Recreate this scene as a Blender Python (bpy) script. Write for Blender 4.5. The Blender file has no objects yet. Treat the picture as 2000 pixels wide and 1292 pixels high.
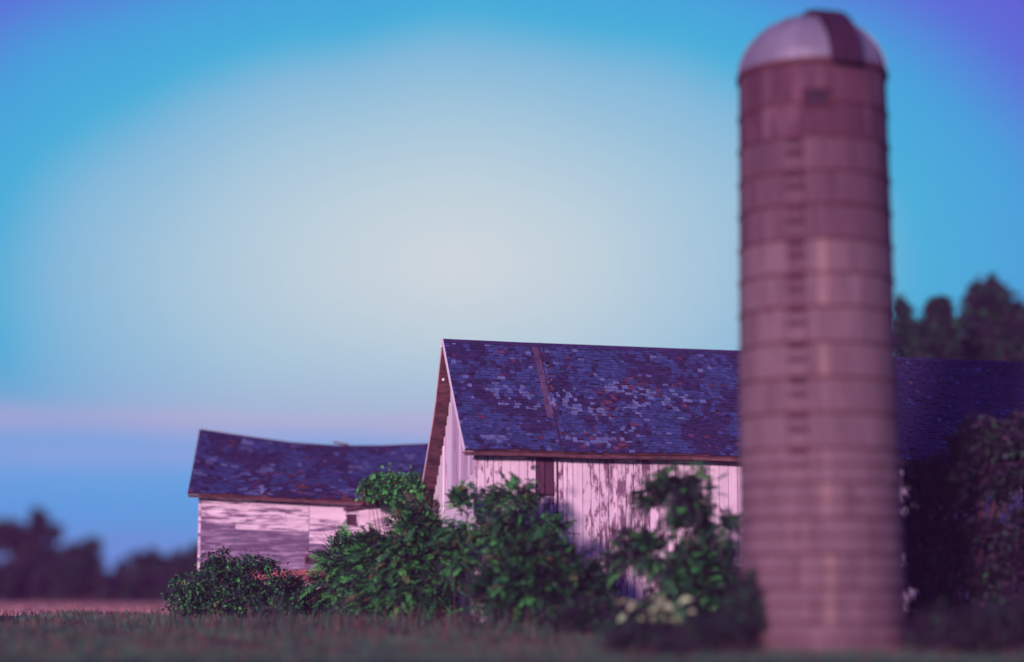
import bpy, math, random
import numpy as np
from mathutils import Vector, Matrix, noise as mnoise

S = bpy.context.scene
COL = S.collection
rnd = random.Random(7)

# ------------------------------------------------------------------ camera
FPX, CX, CY, HOR, EYE = 3889.0, 1000.0, 646.0, 1160.0, 1.4
PITCH = math.atan((HOR - CY) / FPX)
cd = bpy.data.cameras.new('camera'); cam = bpy.data.objects.new('camera', cd); COL.objects.link(cam)
cam.location = (0, 0, EYE); cam.rotation_euler = (math.pi / 2 + PITCH, 0, 0)
cd.sensor_width = 36; cd.lens = 70; cd.clip_start = .5; cd.clip_end = 3000
cd.dof.use_dof = True; cd.dof.focus_distance = 63; cd.dof.aperture_fstop = 0.068
S.camera = cam
CAM = Vector((0, 0, EYE))
FWD = Vector((0, math.cos(PITCH), math.sin(PITCH))); UPV = Vector((0, -math.sin(PITCH), math.cos(PITCH)))

def ray(px, py): return FWD + Vector((1, 0, 0)) * ((px - CX) / FPX) + UPV * ((CY - py) / FPX)
def at(px, py, Y):
    d = ray(px, py); return CAM + d * (Y / d.y)

# ------------------------------------------------------------------ sky and sun
W = bpy.data.worlds.new('World'); S.world = W; W.use_nodes = True
nt = W.node_tree; nt.nodes.clear()
def N(t, **kw):
    n = nt.nodes.new(t)
    for k, v in kw.items(): setattr(n, k, v)
    return n
def Lk(a, b): nt.links.new(a, b)
SUN_DIR = Vector((-.41, -.90, .20)).normalized()
glow = ray(895, 515).normalized()
tc = N('ShaderNodeTexCoord')
nrm = N('ShaderNodeVectorMath', operation='NORMALIZE'); Lk(tc.outputs['Generated'], nrm.inputs[0])
# angular distance from the glow, a little wider along the horizon
sub = N('ShaderNodeVectorMath', operation='SUBTRACT'); Lk(nrm.outputs[0], sub.inputs[0]); sub.inputs[1].default_value = glow
scl = N('ShaderNodeVectorMath', operation='MULTIPLY'); Lk(sub.outputs[0], scl.inputs[0]); scl.inputs[1].default_value = (.75, 1, 1.46)
ln = N('ShaderNodeVectorMath', operation='LENGTH'); Lk(scl.outputs[0], ln.inputs[0])
nz = N('ShaderNodeTexNoise'); nz.inputs['Scale'].default_value = 5; nz.inputs['Detail'].default_value = 2; Lk(nrm.outputs[0], nz.inputs['Vector'])
ma = N('ShaderNodeMath', operation='MULTIPLY_ADD'); Lk(nz.outputs[0], ma.inputs[0]); ma.inputs[1].default_value = .05
lo_ = N('ShaderNodeMath', operation='SUBTRACT'); Lk(ln.outputs['Value'], lo_.inputs[0]); lo_.inputs[1].default_value = .025; Lk(lo_.outputs[0], ma.inputs[2])
mr = N('ShaderNodeMath', operation='MULTIPLY'); Lk(ma.outputs[0], mr.inputs[0]); mr.inputs[1].default_value = 1 / .42
cr = N('ShaderNodeValToRGB'); Lk(mr.outputs[0], cr.inputs[0])
stops = [(.03, (.67, .75, .79)), (.13, (.57, .71, .78)), (.25, (.39, .62, .77)), (.345, (.24, .53, .76)), (.415, (.055, .46, .75)), (.50, (.05, .38, .76)), (.59, (.10, .16, .74)), (.70, (.13, .08, .66)), (1, (.085, .075, .42))]
e = cr.color_ramp.elements
e[0].position, e[0].color = stops[0][0], (*stops[0][1], 1)
e[1].position, e[1].color = stops[-1][0], (*stops[-1][1], 1)
for p, c in stops[1:-1]:
    x = e.new(p); x.color = (*c, 1)
# thin pink cloud bands low in the sky, all round the horizon
sep = N('ShaderNodeSeparateXYZ'); Lk(nrm.outputs[0], sep.inputs[0])
mp = N('ShaderNodeMapping'); mp.inputs['Scale'].default_value = (3.0, 3.0, 42); Lk(nrm.outputs[0], mp.inputs['Vector'])
cn = N('ShaderNodeTexNoise'); cn.inputs['Scale'].default_value = 1.6; cn.inputs['Detail'].default_value = 3; Lk(mp.outputs[0], cn.inputs['Vector'])
zb = N('ShaderNodeMath', operation='MULTIPLY_ADD'); Lk(cn.outputs[0], zb.inputs[0]); zb.inputs[1].default_value = .020; Lk(sep.outputs['Z'], zb.inputs[2])
zr = N('ShaderNodeValToRGB'); Lk(zb.outputs[0], zr.inputs[0])
ze = zr.color_ramp.elements
Zb = lambda y: ray(300, y).normalized().z + .010
ze[0].position, ze[0].color = Zb(1000), (0, 0, 0, 1); ze[1].position, ze[1].color = Zb(690), (0, 0, 0, 1)
for y, v in ((915, .12), (887, .42), (868, .12), (850, .22), (831, .90), (806, .34), (750, .10)):
    x = ze.new(Zb(y)); x.color = (v, v, v, 1)
pk = N('ShaderNodeMixRGB'); Lk(zr.outputs[0], pk.inputs[0]); pk.inputs[2].default_value = (.62, .42, .70, 1)
# below the band the air turns plain blue
br = N('ShaderNodeValToRGB'); Lk(zb.outputs[0], br.inputs[0])
be = br.color_ramp.elements
be[0].position, be[0].color = Zb(860), (1, 1, 1, 1); be[1].position, be[1].color = Zb(835), (0, 0, 0, 1)
pb = N('ShaderNodeMixRGB'); pbm = N('ShaderNodeMath', operation='MULTIPLY'); Lk(br.outputs[0], pbm.inputs[0]); pbm.inputs[1].default_value = .85
Lk(pbm.outputs[0], pb.inputs[0]); Lk(cr.outputs[0], pb.inputs[1]); Lk(pb.outputs[0], pk.inputs[1]); pb.inputs[2].default_value = (.035, .42, .90, 1)
sky = N('ShaderNodeTexSky'); sky.sky_type = 'NISHITA'; sky.sun_disc = False
sky.sun_elevation = math.asin(SUN_DIR.z); sky.sun_rotation = math.atan2(SUN_DIR.x, SUN_DIR.y)
bg1 = N('ShaderNodeBackground'); bg1.inputs[1].default_value = .05; Lk(sky.outputs[0], bg1.inputs[0])
bg2 = N('ShaderNodeBackground'); bg2.inputs[1].default_value = 1.0; Lk(pk.outputs[0], bg2.inputs[0])
mx = N('ShaderNodeMixShader'); mx.inputs[0].default_value = .93; Lk(bg1.outputs[0], mx.inputs[1]); Lk(bg2.outputs[0], mx.inputs[2])
out = N('ShaderNodeOutputWorld'); Lk(mx.outputs[0], out.inputs[0])

sd = bpy.data.lights.new('sun', 'SUN'); sun = bpy.data.objects.new('sun', sd); COL.objects.link(sun)
sd.energy = 4.5; sd.angle = math.radians(6); sd.color = (1.0, .65, .74)
sun.rotation_euler = SUN_DIR.to_track_quat('Z', 'Y').to_euler()
S.view_settings.view_transform = 'Standard'; S.view_settings.look = 'None'
S.view_settings.exposure = 0; S.view_settings.gamma = 1; S.view_settings.use_curve_mapping = False
S.render.engine = 'CYCLES'; S.cycles.use_denoising = True
S.cycles.max_bounces = 6; S.cycles.diffuse_bounces = 3; S.cycles.volume_bounces = 0
S.cycles.transparent_max_bounces = 4

# ------------------------------------------------------------------ materials
def mat(name):
    m = bpy.data.materials.new(name); m.use_nodes = True
    return m, m.node_tree, m.node_tree.nodes['Principled BSDF']
def col4(c): return (c[0], c[1], c[2], 1)

def noise_mat(name, c1, c2, scale=(4, 4, 4), rough=.8, bump=.0, lo=.35, hi=.65, var=.25, island=False, spec=.2, detail=5, c3=None, wear_scale=None, wear=(.5, .6), metal=0):
    """two-tone grain, a per-piece value shift and, if c3 is given, worn patches"""
    m, t, b = mat(name); ns, lk = t.nodes, t.links.new
    geo = ns.new('ShaderNodeNewGeometry'); oi = ns.new('ShaderNodeObjectInfo')
    rand = geo.outputs['Random Per Island'] if island else oi.outputs['Random']
    off = ns.new('ShaderNodeVectorMath'); off.operation = 'SCALE'; off.inputs[0].default_value = (37, 19, 53); lk(rand, off.inputs['Scale'])
    add = ns.new('ShaderNodeVectorMath'); add.operation = 'ADD'; lk(geo.outputs['Position'], add.inputs[0]); lk(off.outputs[0], add.inputs[1])
    mp = ns.new('ShaderNodeMapping'); mp.inputs['Scale'].default_value = scale; lk(add.outputs[0], mp.inputs['Vector'])
    n = ns.new('ShaderNodeTexNoise'); n.inputs['Scale'].default_value = 1; n.inputs['Detail'].default_value = detail; lk(mp.outputs[0], n.inputs['Vector'])
    r = ns.new('ShaderNodeValToRGB'); lk(n.outputs[0], r.inputs[0])
    r.color_ramp.elements[0].position, r.color_ramp.elements[0].color = lo, col4(c1)
    r.color_ramp.elements[1].position, r.color_ramp.elements[1].color = hi, col4(c2)
    colr = r.outputs[0]
    if c3:
        mp2 = ns.new('ShaderNodeMapping'); mp2.inputs['Scale'].default_value = wear_scale; lk(add.outputs[0], mp2.inputs['Vector'])
        n2 = ns.new('ShaderNodeTexNoise'); n2.inputs['Scale'].default_value = 1; n2.inputs['Detail'].default_value = 6; n2.inputs['Roughness'].default_value = .65; lk(mp2.outputs[0], n2.inputs['Vector'])
        r2 = ns.new('ShaderNodeMapRange'); r2.clamp = True; lk(n2.outputs[0], r2.inputs[0]); r2.inputs[1].default_value, r2.inputs[2].default_value = wear
        mx = ns.new('ShaderNodeMixRGB'); lk(r2.outputs[0], mx.inputs[0]); lk(colr, mx.inputs[1]); mx.inputs[2].default_value = col4(c3)
        colr = mx.outputs[0]
    vv = ns.new('ShaderNodeMapRange'); lk(rand, vv.inputs[0]); vv.inputs[3].default_value = 1 - var; vv.inputs[4].default_value = 1 + var
    hs = ns.new('ShaderNodeHueSaturation'); lk(colr, hs.inputs['Color']); lk(vv.outputs[0], hs.inputs['Value'])
    lk(hs.outputs[0], b.inputs['Base Color'])
    b.inputs['Roughness'].default_value = rough; b.inputs['Specular IOR Level'].default_value = spec; b.inputs['Metallic'].default_value = metal
    if bump:
        bp = ns.new('ShaderNodeBump'); bp.inputs['Strength'].default_value = bump; bp.inputs['Distance'].default_value = .02
        lk(n.outputs[0], bp.inputs['Height']); lk(bp.outputs[0], b.inputs['Normal'])
    return m

V_GR = (9, 9, .9); H_GR = (.9, .9, 9)
PAINT1, PAINT2, BARE = (.78, .64, .74), (.70, .55, .67), (.21, .11, .19)
M = {}
M['board_clean'] = noise_mat('flaking_white_board_paint', PAINT1, PAINT2, V_GR, bump=.3, var=.07, c3=BARE, wear_scale=(7, 7, 2.4), wear=(.62, .72))
M['board_worn'] = noise_mat('worn_white_board_paint', PAINT1, PAINT2, V_GR, bump=.3, var=.08, c3=BARE, wear_scale=(6, 6, 2.0), wear=(.52, .62))
M['board_bare'] = noise_mat('mostly_bare_barn_board', PAINT1, PAINT2, V_GR, bump=.3, var=.1, c3=BARE, wear_scale=(6, 6, 1.5), wear=(.46, .56))
M['clap_clean'] = noise_mat('flaking_white_clapboard_paint', PAINT1, PAINT2, H_GR, bump=.3, var=.07, c3=BARE, wear_scale=(.9, .9, 9), wear=(.60, .68))
M['clap_worn'] = noise_mat('worn_white_clapboard_paint', PAINT1, PAINT2, H_GR, bump=.3, var=.1, c3=(.16, .095, .19), wear_scale=(1.3, 1.3, 10), wear=(.46, .6))
M['clap_bare'] = noise_mat('mostly_bare_clapboard', (.46, .36, .50), (.28, .20, .33), H_GR, bump=.3, var=.12, c3=(.13, .08, .165), wear_scale=(1.2, 1.2, 9), wear=(.34, .54))
M['white_board'] = noise_mat('clean_white_board', (.78, .70, .76), (.70, .62, .72), V_GR, bump=.2, var=.05)
M['gable_board'] = noise_mat('greyed_gable_board', (.58, .44, .58), (.46, .34, .48), V_GR, bump=.3, var=.12, c3=(.22, .13, .2), wear_scale=(6, 6, .8), wear=(.58, .68))
M['brown_wood'] = noise_mat('weathered_brown_timber', (.16, .065, .08), (.07, .03, .045), (3, 3, 9), bump=.4, var=.25)
M['dark_wood'] = noise_mat('dark_hatch_wood', (.10, .035, .07), (.055, .018, .045), (9, 9, .8), bump=.4, var=.3)
M['frieze'] = noise_mat('stained_eave_timber', (.40, .20, .15), (.14, .06, .06), (1.2, 1.2, 8), bump=.3, var=.2)
M['deck'] = noise_mat('bare_roof_sheathing', (.20, .075, .09), (.10, .035, .055), (1.2, 6, 6), bump=.4, var=.2)
M['strip'] = noise_mat('bleached_roof_plank', (.13, .08, .16), (.075, .04, .095), (5, 1.5, 1.5), bump=.4, var=.2)
M['hollow'] = noise_mat('dark_barn_interior_lining', (.035, .012, .03), (.02, .008, .02), var=.1)
def shm(n, a, b, v=.3): return noise_mat(n, a, b, (6, 3, 3), rough=.75, bump=.4, var=v, island=False, spec=.25)
M['sh_blue'] = noise_mat('blue_grey_shingle', (.052, .070, .215), (.034, .044, .15), (6, 4, 4), rough=.75, bump=.4, var=.28, island=True)
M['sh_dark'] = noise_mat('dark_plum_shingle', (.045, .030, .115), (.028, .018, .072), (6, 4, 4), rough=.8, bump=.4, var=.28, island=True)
M['sh_pale'] = noise_mat('bleached_pale_shingle', (.14, .175, .35), (.085, .10, .25), (6, 4, 4), rough=.7, bump=.4, var=.3, island=True)
M['sh_red'] = noise_mat('rusty_brown_shingle', (.15, .05, .10), (.07, .028, .08), (6, 4, 4), rough=.8, bump=.4, var=.35, island=True)
M['sh_butt'] = noise_mat('course_shadow_shingle_butt', (.028, .012, .04), (.018, .008, .026), rough=.9, var=.2)  # shadow lines between courses put into the colour of the butt ends
SH = ['sh_blue', 'sh_dark', 'sh_pale', 'sh_red', 'sh_butt']
M['concrete'] = noise_mat('stained_silo_concrete', (.20, .128, .158), (.15, .092, .12), (1.2, 1.2, .5), rough=.85, bump=.3, var=.06, island=True, c3=(.12, .06, .085), wear_scale=(1.6, 1.6, .22), wear=(.5, .75))
M['mid_concrete'] = noise_mat('mid_tone_concrete', (.150, .082, .112), (.105, .052, .08), (1.2, 1.2, .4), rough=.85, bump=.3, var=.06, island=True, c3=(.09, .045, .075), wear_scale=(1.4, 1.4, .2), wear=(.48, .75))  # middle tone for the stave rows below the top and the upper doors
M['dark_concrete'] = noise_mat('dark_top_row_concrete', (.105, .042, .072), (.078, .03, .055), (1.2, 1.2, .5), rough=.85, bump=.3, var=.10, island=True, c3=(.20, .11, .16), wear_scale=(.9, .9, .3), wear=(.50, .75))  # darker concrete for the top stave rows
M['pale_concrete'] = noise_mat('pale_patched_stave', (.30, .195, .205), (.22, .14, .16), (3, 3, 1), rough=.85, bump=.3, var=.15)
M['hoop'] = noise_mat('rusted_steel_hoop', (.135, .035, .045), (.08, .02, .035), (5, 5, 5), rough=.7, var=.2)
M['dome'] = noise_mat('dull_galvanised_dome_steel', (.21, .19, .27), (.15, .135, .20), (1, 1, .6), rough=.5, var=.04, metal=.1, spec=.4, c3=(.09, .06, .11), wear_scale=(1.5, 1.5, .6), wear=(.56, .8))
M['chute'] = noise_mat('dark_rusty_sheet_steel', (.05, .014, .045), (.028, .01, .028), (3, 3, 1), rough=.7, var=.1)
M['stone'] = noise_mat('limewashed_foundation_stone', (.50, .36, .44), (.34, .22, .30), (5, 5, 5), bump=.5, var=.2)
M['brick'] = noise_mat('salmon_foundation_brick', (.45, .15, .16), (.32, .10, .12), (6, 6, 6), bump=.5, var=.2)
M['mortar'] = noise_mat('crumbling_lime_mortar', (.24, .15, .2), (.16, .1, .14), var=.1)
M['glass'] = noise_mat('white_glass_ball', (.8, .8, .85), (.75, .75, .8), rough=.2, var=0, spec=.5)
M['iron'] = noise_mat('rusty_iron', (.12, .04, .04), (.06, .02, .03), rough=.7)
M['bark'] = noise_mat('plum_grey_bark', (.10, .045, .075), (.05, .022, .045), (8, 8, 2), bump=.5, var=.1)
def leafm(name, a, b, var=.45, hue=.0):
    m, t, bs = mat(name); ns, lk = t.nodes, t.links.new
    geo = ns.new('ShaderNodeNewGeometry')
    r = ns.new('ShaderNodeValToRGB'); lk(geo.outputs['Random Per Island'], r.inputs[0])
    r.color_ramp.elements[0].color, r.color_ramp.elements[1].color = col4(a), col4(b)
    tn = ns.new('ShaderNodeTexNoise'); tn.inputs['Scale'].default_value = 1.7; tn.inputs['Detail'].default_value = 2
    lk(geo.outputs['Position'], tn.inputs['Vector'])
    vr = ns.new('ShaderNodeMapRange'); lk(tn.outputs[0], vr.inputs[0]); vr.inputs[1].default_value, vr.inputs[2].default_value = .3, .7
    vr.inputs[3].default_value, vr.inputs[4].default_value = 1 - var, 1 + var
    hs = ns.new('ShaderNodeHueSaturation'); lk(r.outputs[0], hs.inputs['Color']); lk(vr.outputs[0], hs.inputs['Value'])
    lk(hs.outputs[0], bs.inputs['Base Color']); bs.inputs['Roughness'].default_value = .65; bs.inputs['Specular IOR Level'].default_value = .18
    return m
M['leaf_green'] = leafm('fresh_green_leaf', (.024, .21, .055), (.10, .38, .085))
M['leaf_mid'] = leafm('mid_green_leaf', (.016, .085, .042), (.03, .13, .05))
M['leaf_dark'] = leafm('dark_shade_leaf', (.030, .020, .042), (.018, .045, .036))  # shadow tone inside the crowns put into the leaf colour
M['leaf_olive'] = leafm('yellowing_olive_leaf', (.10, .12, .05), (.15, .10, .05))
M['leaf_pale'] = leafm('pale_yellow_green_leaf', (.30, .46, .24), (.44, .46, .28), var=.2)
M['leaf_plum'] = leafm('plum_shade_leaf', (.038, .014, .046), (.028, .020, .042), var=.35)  # purple of foliage shadows put into the leaf colour; also serves withered leaves
M['grass_green'] = leafm('tall_green_grass', (.03, .15, .10), (.055, .17, .105), var=.5)
M['grass_dry'] = leafm('dry_pink_brown_grass', (.15, .07, .08), (.10, .055, .07), var=.4)
M['grass_pink'] = leafm('bleached_pink_hay', (.46, .24, .27), (.36, .19, .22), var=.35)
M['grass_rust'] = leafm('rust_seed_stems', (.26, .10, .07), (.18, .07, .07), var=.3)

# ground
def ground_mat():
    m, t, b = mat('rough_meadow_ground'); ns, lk = t.nodes, t.links.new
    geo = ns.new('ShaderNodeNewGeometry')
    def noise(sc, det=4):
        mp = ns.new('ShaderNodeMapping'); mp.inputs['Scale'].default_value = sc; lk(geo.outputs['Position'], mp.inputs[0])
        n = ns.new('ShaderNodeTexNoise'); n.inputs['Scale'].default_value = 1; n.inputs['Detail'].default_value = det; lk(mp.outputs[0], n.inputs[0]); return n
    n1, n2 = noise((.25, .12, .2)), noise((3, 3, 3), 6)
    r = ns.new('ShaderNodeValToRGB'); lk(n1.outputs[0], r.inputs[0])
    r.color_ramp.elements[0].position, r.color_ramp.elements[0].color = .35, (.03, .075, .06, 1)
    r.color_ramp.elements[1].position, r.color_ramp.elements[1].color = .65, (.075, .04, .05, 1)
    sp = ns.new('ShaderNodeSeparateXYZ'); lk(geo.outputs['Position'], sp.inputs[0])
    far = ns.new('ShaderNodeMapRange'); lk(sp.outputs['Y'], far.inputs[0]); far.inputs[1].default_value, far.inputs[2].default_value = 76, 95
    mx = ns.new('ShaderNodeMixRGB'); lk(far.outputs[0], mx.inputs[0]); lk(r.outputs[0], mx.inputs[1])
    r3 = ns.new('ShaderNodeValToRGB'); lk(n1.outputs[0], r3.inputs[0]); r3.color_ramp.elements[0].color = (.46, .24, .27, 1); r3.color_ramp.elements[1].color = (.58, .24, .26, 1)
    lk(r3.outputs[0], mx.inputs[2])
    m2 = ns.new('ShaderNodeMixRGB'); m2.blend_type = 'MULTIPLY'; m2.inputs[0].default_value = .5; lk(mx.outputs[0], m2.inputs[1]); lk(n2.outputs[0], m2.inputs[2])
    lk(m2.outputs[0], b.inputs['Base Color']); b.inputs['Roughness'].default_value = .95; b.inputs['Specular IOR Level'].default_value = .05
    bp = ns.new('ShaderNodeBump'); bp.inputs['Distance'].default_value = .1; lk(n2.outputs[0], bp.inputs['Height']); lk(bp.outputs[0], b.inputs['Normal'])
    return m
M['ground'] = ground_mat()

# ------------------------------------------------------------------ object helpers
def tag(o, label=None, cat=None, group=None, kind=None):
    for k, v in (('label', label), ('category', cat), ('group', group), ('kind', kind)):
        if v: o[k] = v
    return o
def empty(name, loc, label, cat, group=None):
    o = bpy.data.objects.new(name, None); COL.objects.link(o); o.location = loc; o.empty_display_size = .3
    return tag(o, label, cat, group)
def wloc(o):
    p = Vector((0, 0, 0))
    while o is not None: p = p + o.location; o = o.parent
    return p
class MB:
    """collects faces in world space, then links them as one mesh object"""
    def __init__(s): s.v, s.f, s.m = [], [], []
    def quad(s, a, b, c, d, m=0):
        i = len(s.v); s.v += [a, b, c, d]; s.f.append((i, i + 1, i + 2, i + 3)); s.m.append(m)
    def hexa(s, p, m=0):   # p: bottom 4 ccw, top 4 ccw
        i = len(s.v); s.v += list(p)
        for q in ((3, 2, 1, 0), (4, 5, 6, 7), (0, 1, 5, 4), (1, 2, 6, 5), (2, 3, 7, 6), (3, 0, 4, 7)):
            s.f.append(tuple(i + k for k in q)); s.m.append(m)
    def bar(s, a, b, side, nrm, w, t, m=0):  # plank from a to b
        a, b = Vector(a), Vector(b); sd, n = Vector(side).normalized() * w / 2, Vector(nrm).normalized() * t / 2
        s.hexa([a - sd - n, a + sd - n, a + sd + n, a - sd + n, b - sd - n, b + sd - n, b + sd + n, b - sd + n], m)
    def tube(s, pts, radii, k=6, m=0):
        base = None
        for j, p in enumerate(pts):
            p = Vector(p); d = (Vector(pts[min(j + 1, len(pts) - 1)]) - Vector(pts[max(j - 1, 0)])).normalized()
            x = d.cross(Vector((.3, 1, .2))).normalized(); y = d.cross(x)
            i = len(s.v)
            for q in range(k):
                an = 2 * math.pi * q / k; s.v.append(p + (x * math.cos(an) + y * math.sin(an)) * radii[j])
            if base is not None:
                for q in range(k):
                    s.f.append((base + q, base + (q + 1) % k, i + (q + 1) % k, i + q)); s.m.append(m)
            base = i
        s.f.append(tuple(range(base, base + k))); s.m.append(m)
    def build(s, name, mats, parent=None, smooth=False, kind=None, origin=None):
        o0 = wloc(parent) if parent is not None else Vector((0, 0, 0))
        off = Vector((0, 0, 0)) if origin is None else Vector(origin) - o0
        me = bpy.data.meshes.new(name); me.from_pydata([tuple(Vector(v) - o0 - off) for v in s.v], [], s.f)
        for m in (mats if isinstance(mats, (list, tuple)) else [mats]): me.materials.append(M[m])
        me.polygons.foreach_set('material_index', s.m)
        if smooth: me.polygons.foreach_set('use_smooth', [True] * len(s.f))
        me.update()
        o = bpy.data.objects.new(name, me); COL.objects.link(o); o.parent = parent; o.location = off
        if kind: o['kind'] = kind
        return o
UNIT = {}
def unit_box(m):
    if m not in UNIT:
        b = MB(); b.hexa([Vector(p) for p in ((-.5, -.5, -.5), (.5, -.5, -.5), (.5, .5, -.5), (-.5, .5, -.5), (-.5, -.5, .5), (.5, -.5, .5), (.5, .5, .5), (-.5, .5, .5))])
        me = bpy.data.meshes.new('plank'); me.from_pydata([tuple(v) for v in b.v], [], b.f); me.materials.append(M[m]); UNIT[m] = me
    return UNIT[m]
def piece(name, m, parent, c, ax, ay, az, sx, sy, sz, label=None, mesh=None):
    """one board or shingle: a shared unit mesh placed with its own axes and size"""
    o = bpy.data.objects.new(name, mesh or unit_box(m)); COL.objects.link(o); o.parent = parent
    mt = Matrix.Identity(4); q = Vector(c) - wloc(parent)
    for i, (a, s) in enumerate(((ax, sx), (ay, sy), (az, sz))):
        for r in range(3): mt[r][i] = a[r] * s
    for r in range(3): mt[r][3] = q[r]
    o.matrix_basis = mt
    if label: o['label'] = label
    return o

# ------------------------------------------------------------------ ground
GY = [(-200, -1.5), (0, -1.5), (40, -1.48), (46, -1.37), (54, -1.03), (62, -.74), (70, -.62), (150, -.58), (900, -.58)]
def gz(x, y):
    z = np.interp(y, [g[0] for g in GY], [g[1] for g in GY]) + EYE
    return z + .04 * np.sin(x * .7 + y * .31) * np.cos(y * .53 - x * .2)
xs = np.concatenate([np.linspace(-600, -40, 15), np.linspace(-36, 36, 73), np.linspace(40, 600, 15)])
ys = np.concatenate([np.linspace(-150, 28, 12), np.linspace(30, 110, 81), np.linspace(120, 700, 30)])
XX, YY = np.meshgrid(xs, ys); ZZ = gz(XX, YY)
vs = np.stack([XX, YY, ZZ], -1).reshape(-1, 3); nx = len(xs)
fs = [(j * nx + i, j * nx + i + 1, (j + 1) * nx + i + 1, (j + 1) * nx + i) for j in range(len(ys) - 1) for i in range(nx - 1)]
me = bpy.data.meshes.new('ground'); me.from_pydata(vs.tolist(), [], fs); me.materials.append(M['ground']); me.polygons.foreach_set('use_smooth', [True] * len(fs))
go = bpy.data.objects.new('ground', me); COL.objects.link(go); tag(go, 'rough meadow ground of dry and green grass', None, None, 'structure')

# ------------------------------------------------------------------ building frames
class Frame:
    def __init__(s, px, py, Y, deg):
        c = at(px, py, Y); s.C = Vector((c.x, c.y, 0)); a = math.radians(deg)
        s.U = Vector((math.cos(a), math.sin(a), 0)); s.V = Vector((-math.sin(a), math.cos(a), 0))
    def P(s, u, v, z): return s.C + s.U * u + s.V * v + Vector((0, 0, z))
    def hit_u(s, px, py, u):   # (v, z) where the ray meets the plane u
        d = ray(px, py); t = (u + (s.C - CAM).dot(s.U)) / d.dot(s.U); p = CAM + d * t; return (p - s.C).dot(s.V), p.z
    def hit_v(s, px, py, v):
        d = ray(px, py); t = (v + (s.C - CAM).dot(s.V)) / d.dot(s.V); p = CAM + d * t; return (p - s.C).dot(s.U), p.z
def lerp_tab(tab, x):
    return float(np.interp(x, [t[0] for t in tab], [t[1] for t in tab]))
UZ = Vector((0, 0, 1))

wedge = {}
def wedge_mesh(m):
    if m not in wedge:
        b = MB(); b.hexa([Vector(p) for p in ((-.5, 0, -.2), (.5, 0, -.2), (.5, 1, -.2), (-.5, 1, -.2), (-.5, 0, 1), (.47, 0.03, .9), (.5, 1, .3), (-.5, 1, .3))])
        me = bpy.data.meshes.new('shingle'); me.from_pydata([tuple(v) for v in b.v], [], b.f); me.materials.append(M[m]); me.materials.append(M['sh_butt']); me.polygons[2].material_index = 1; wedge[m] = me
    return wedge[m]

def shingle_roof(roof, surf, a0, a1, slope_len, expo, wr, pick, skip, seen, n_parts=300, seed=1, gap=None):
    """courses of wedge shingles over surf(a, b), b from 0 at the ridge to 1 at the eave"""
    R = random.Random(seed); items = []
    nb = int(slope_len / expo)
    for k in range(nb):
        b1 = 1 - k / nb; b0 = max(0.0, b1 - 1.75 / nb)
        a = a0 - R.uniform(0, wr[0])
        wob = R.uniform(-.006, .006)
        while a < a1:
            w = R.uniform(*wr) * (1.25 if R.random() < .12 else 1)
            am = min(max(a + w / 2, a0), a1)
            if a + w > a0 + .03 and not skip(am, b1, R):
                x0, x1 = max(a, a0) + .004, min(a + w, a1) - .004
                if gap and b1 < gap[2] and x1 > gap[0] - .13 * b1 * b1 and x0 < gap[1] - .13 * b1 * b1:
                    if x0 < gap[0] - .13 * b1 * b1: x1 = gap[0] - .13 * b1 * b1
                    elif x1 > gap[1] - .13 * b1 * b1: x0 = gap[1] - .13 * b1 * b1
                    else: x1 = x0
                if x1 - x0 > .04:
                    rag = .5 + max(0, mnoise.noise(Vector((am * .9, b1 * 5, 5.5)))) * 2.2; jb = R.uniform(-.17, .17) * rag / nb + wob
                    items.append((x0, x1, min(1.012, b1 + jb), b0, pick(am, b1, R), R.uniform(.022, .04) + (R.uniform(.01, .04) if R.random() < .10 else 0)))
            a += w
    order = sorted(range(len(items)), key=lambda i: -((items[i][1] - items[i][0]) * (1.4 if items[i][4] == 2 else 1) if seen((items[i][0] + items[i][1]) / 2, items[i][2]) else 0))
    parts = set(order[:n_parts]); mb = MB()
    for i, (x0, x1, b1, b0, mi, t) in enumerate(items):
        p0, p1 = surf(x0, b1), surf(x1, b1); q0 = surf((x0 + x1) / 2, b0); pm = (p0 + p1) / 2
        ax = (p1 - p0).normalized(); ay = (q0 - pm); L = ay.length; ay = (ay - ax * ay.dot(ax)).normalized(); az = ax.cross(ay)
        sk = R.uniform(-.05, .05) * (3 if R.random() < .08 else 1); ax2 = (ax + ay * sk).normalized(); ay2 = az.cross(ax2)
        pm = pm + az * .006
        if i in parts:
            piece('shingle', None, roof, pm, ax2, ay2, az, (x1 - x0), L, t, mesh=wedge_mesh(SH[mi]))
        else:
            w = x1 - x0
            pp = [pm + ax2 * (x * w) + ay2 * (y * L) + az * (z * t) for x, y, z in ((-.5, 0, -.2), (.5, 0, -.2), (.5, 1, -.2), (-.5, 1, -.2), (-.5, 0, 1), (.47, .03, .9), (.5, 1, .3), (-.5, 1, .3))]
            mb.hexa(pp, mi); mb.m[-4] = 4
    mb.build('shingle_courses', SH, roof, kind='stuff')

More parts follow.
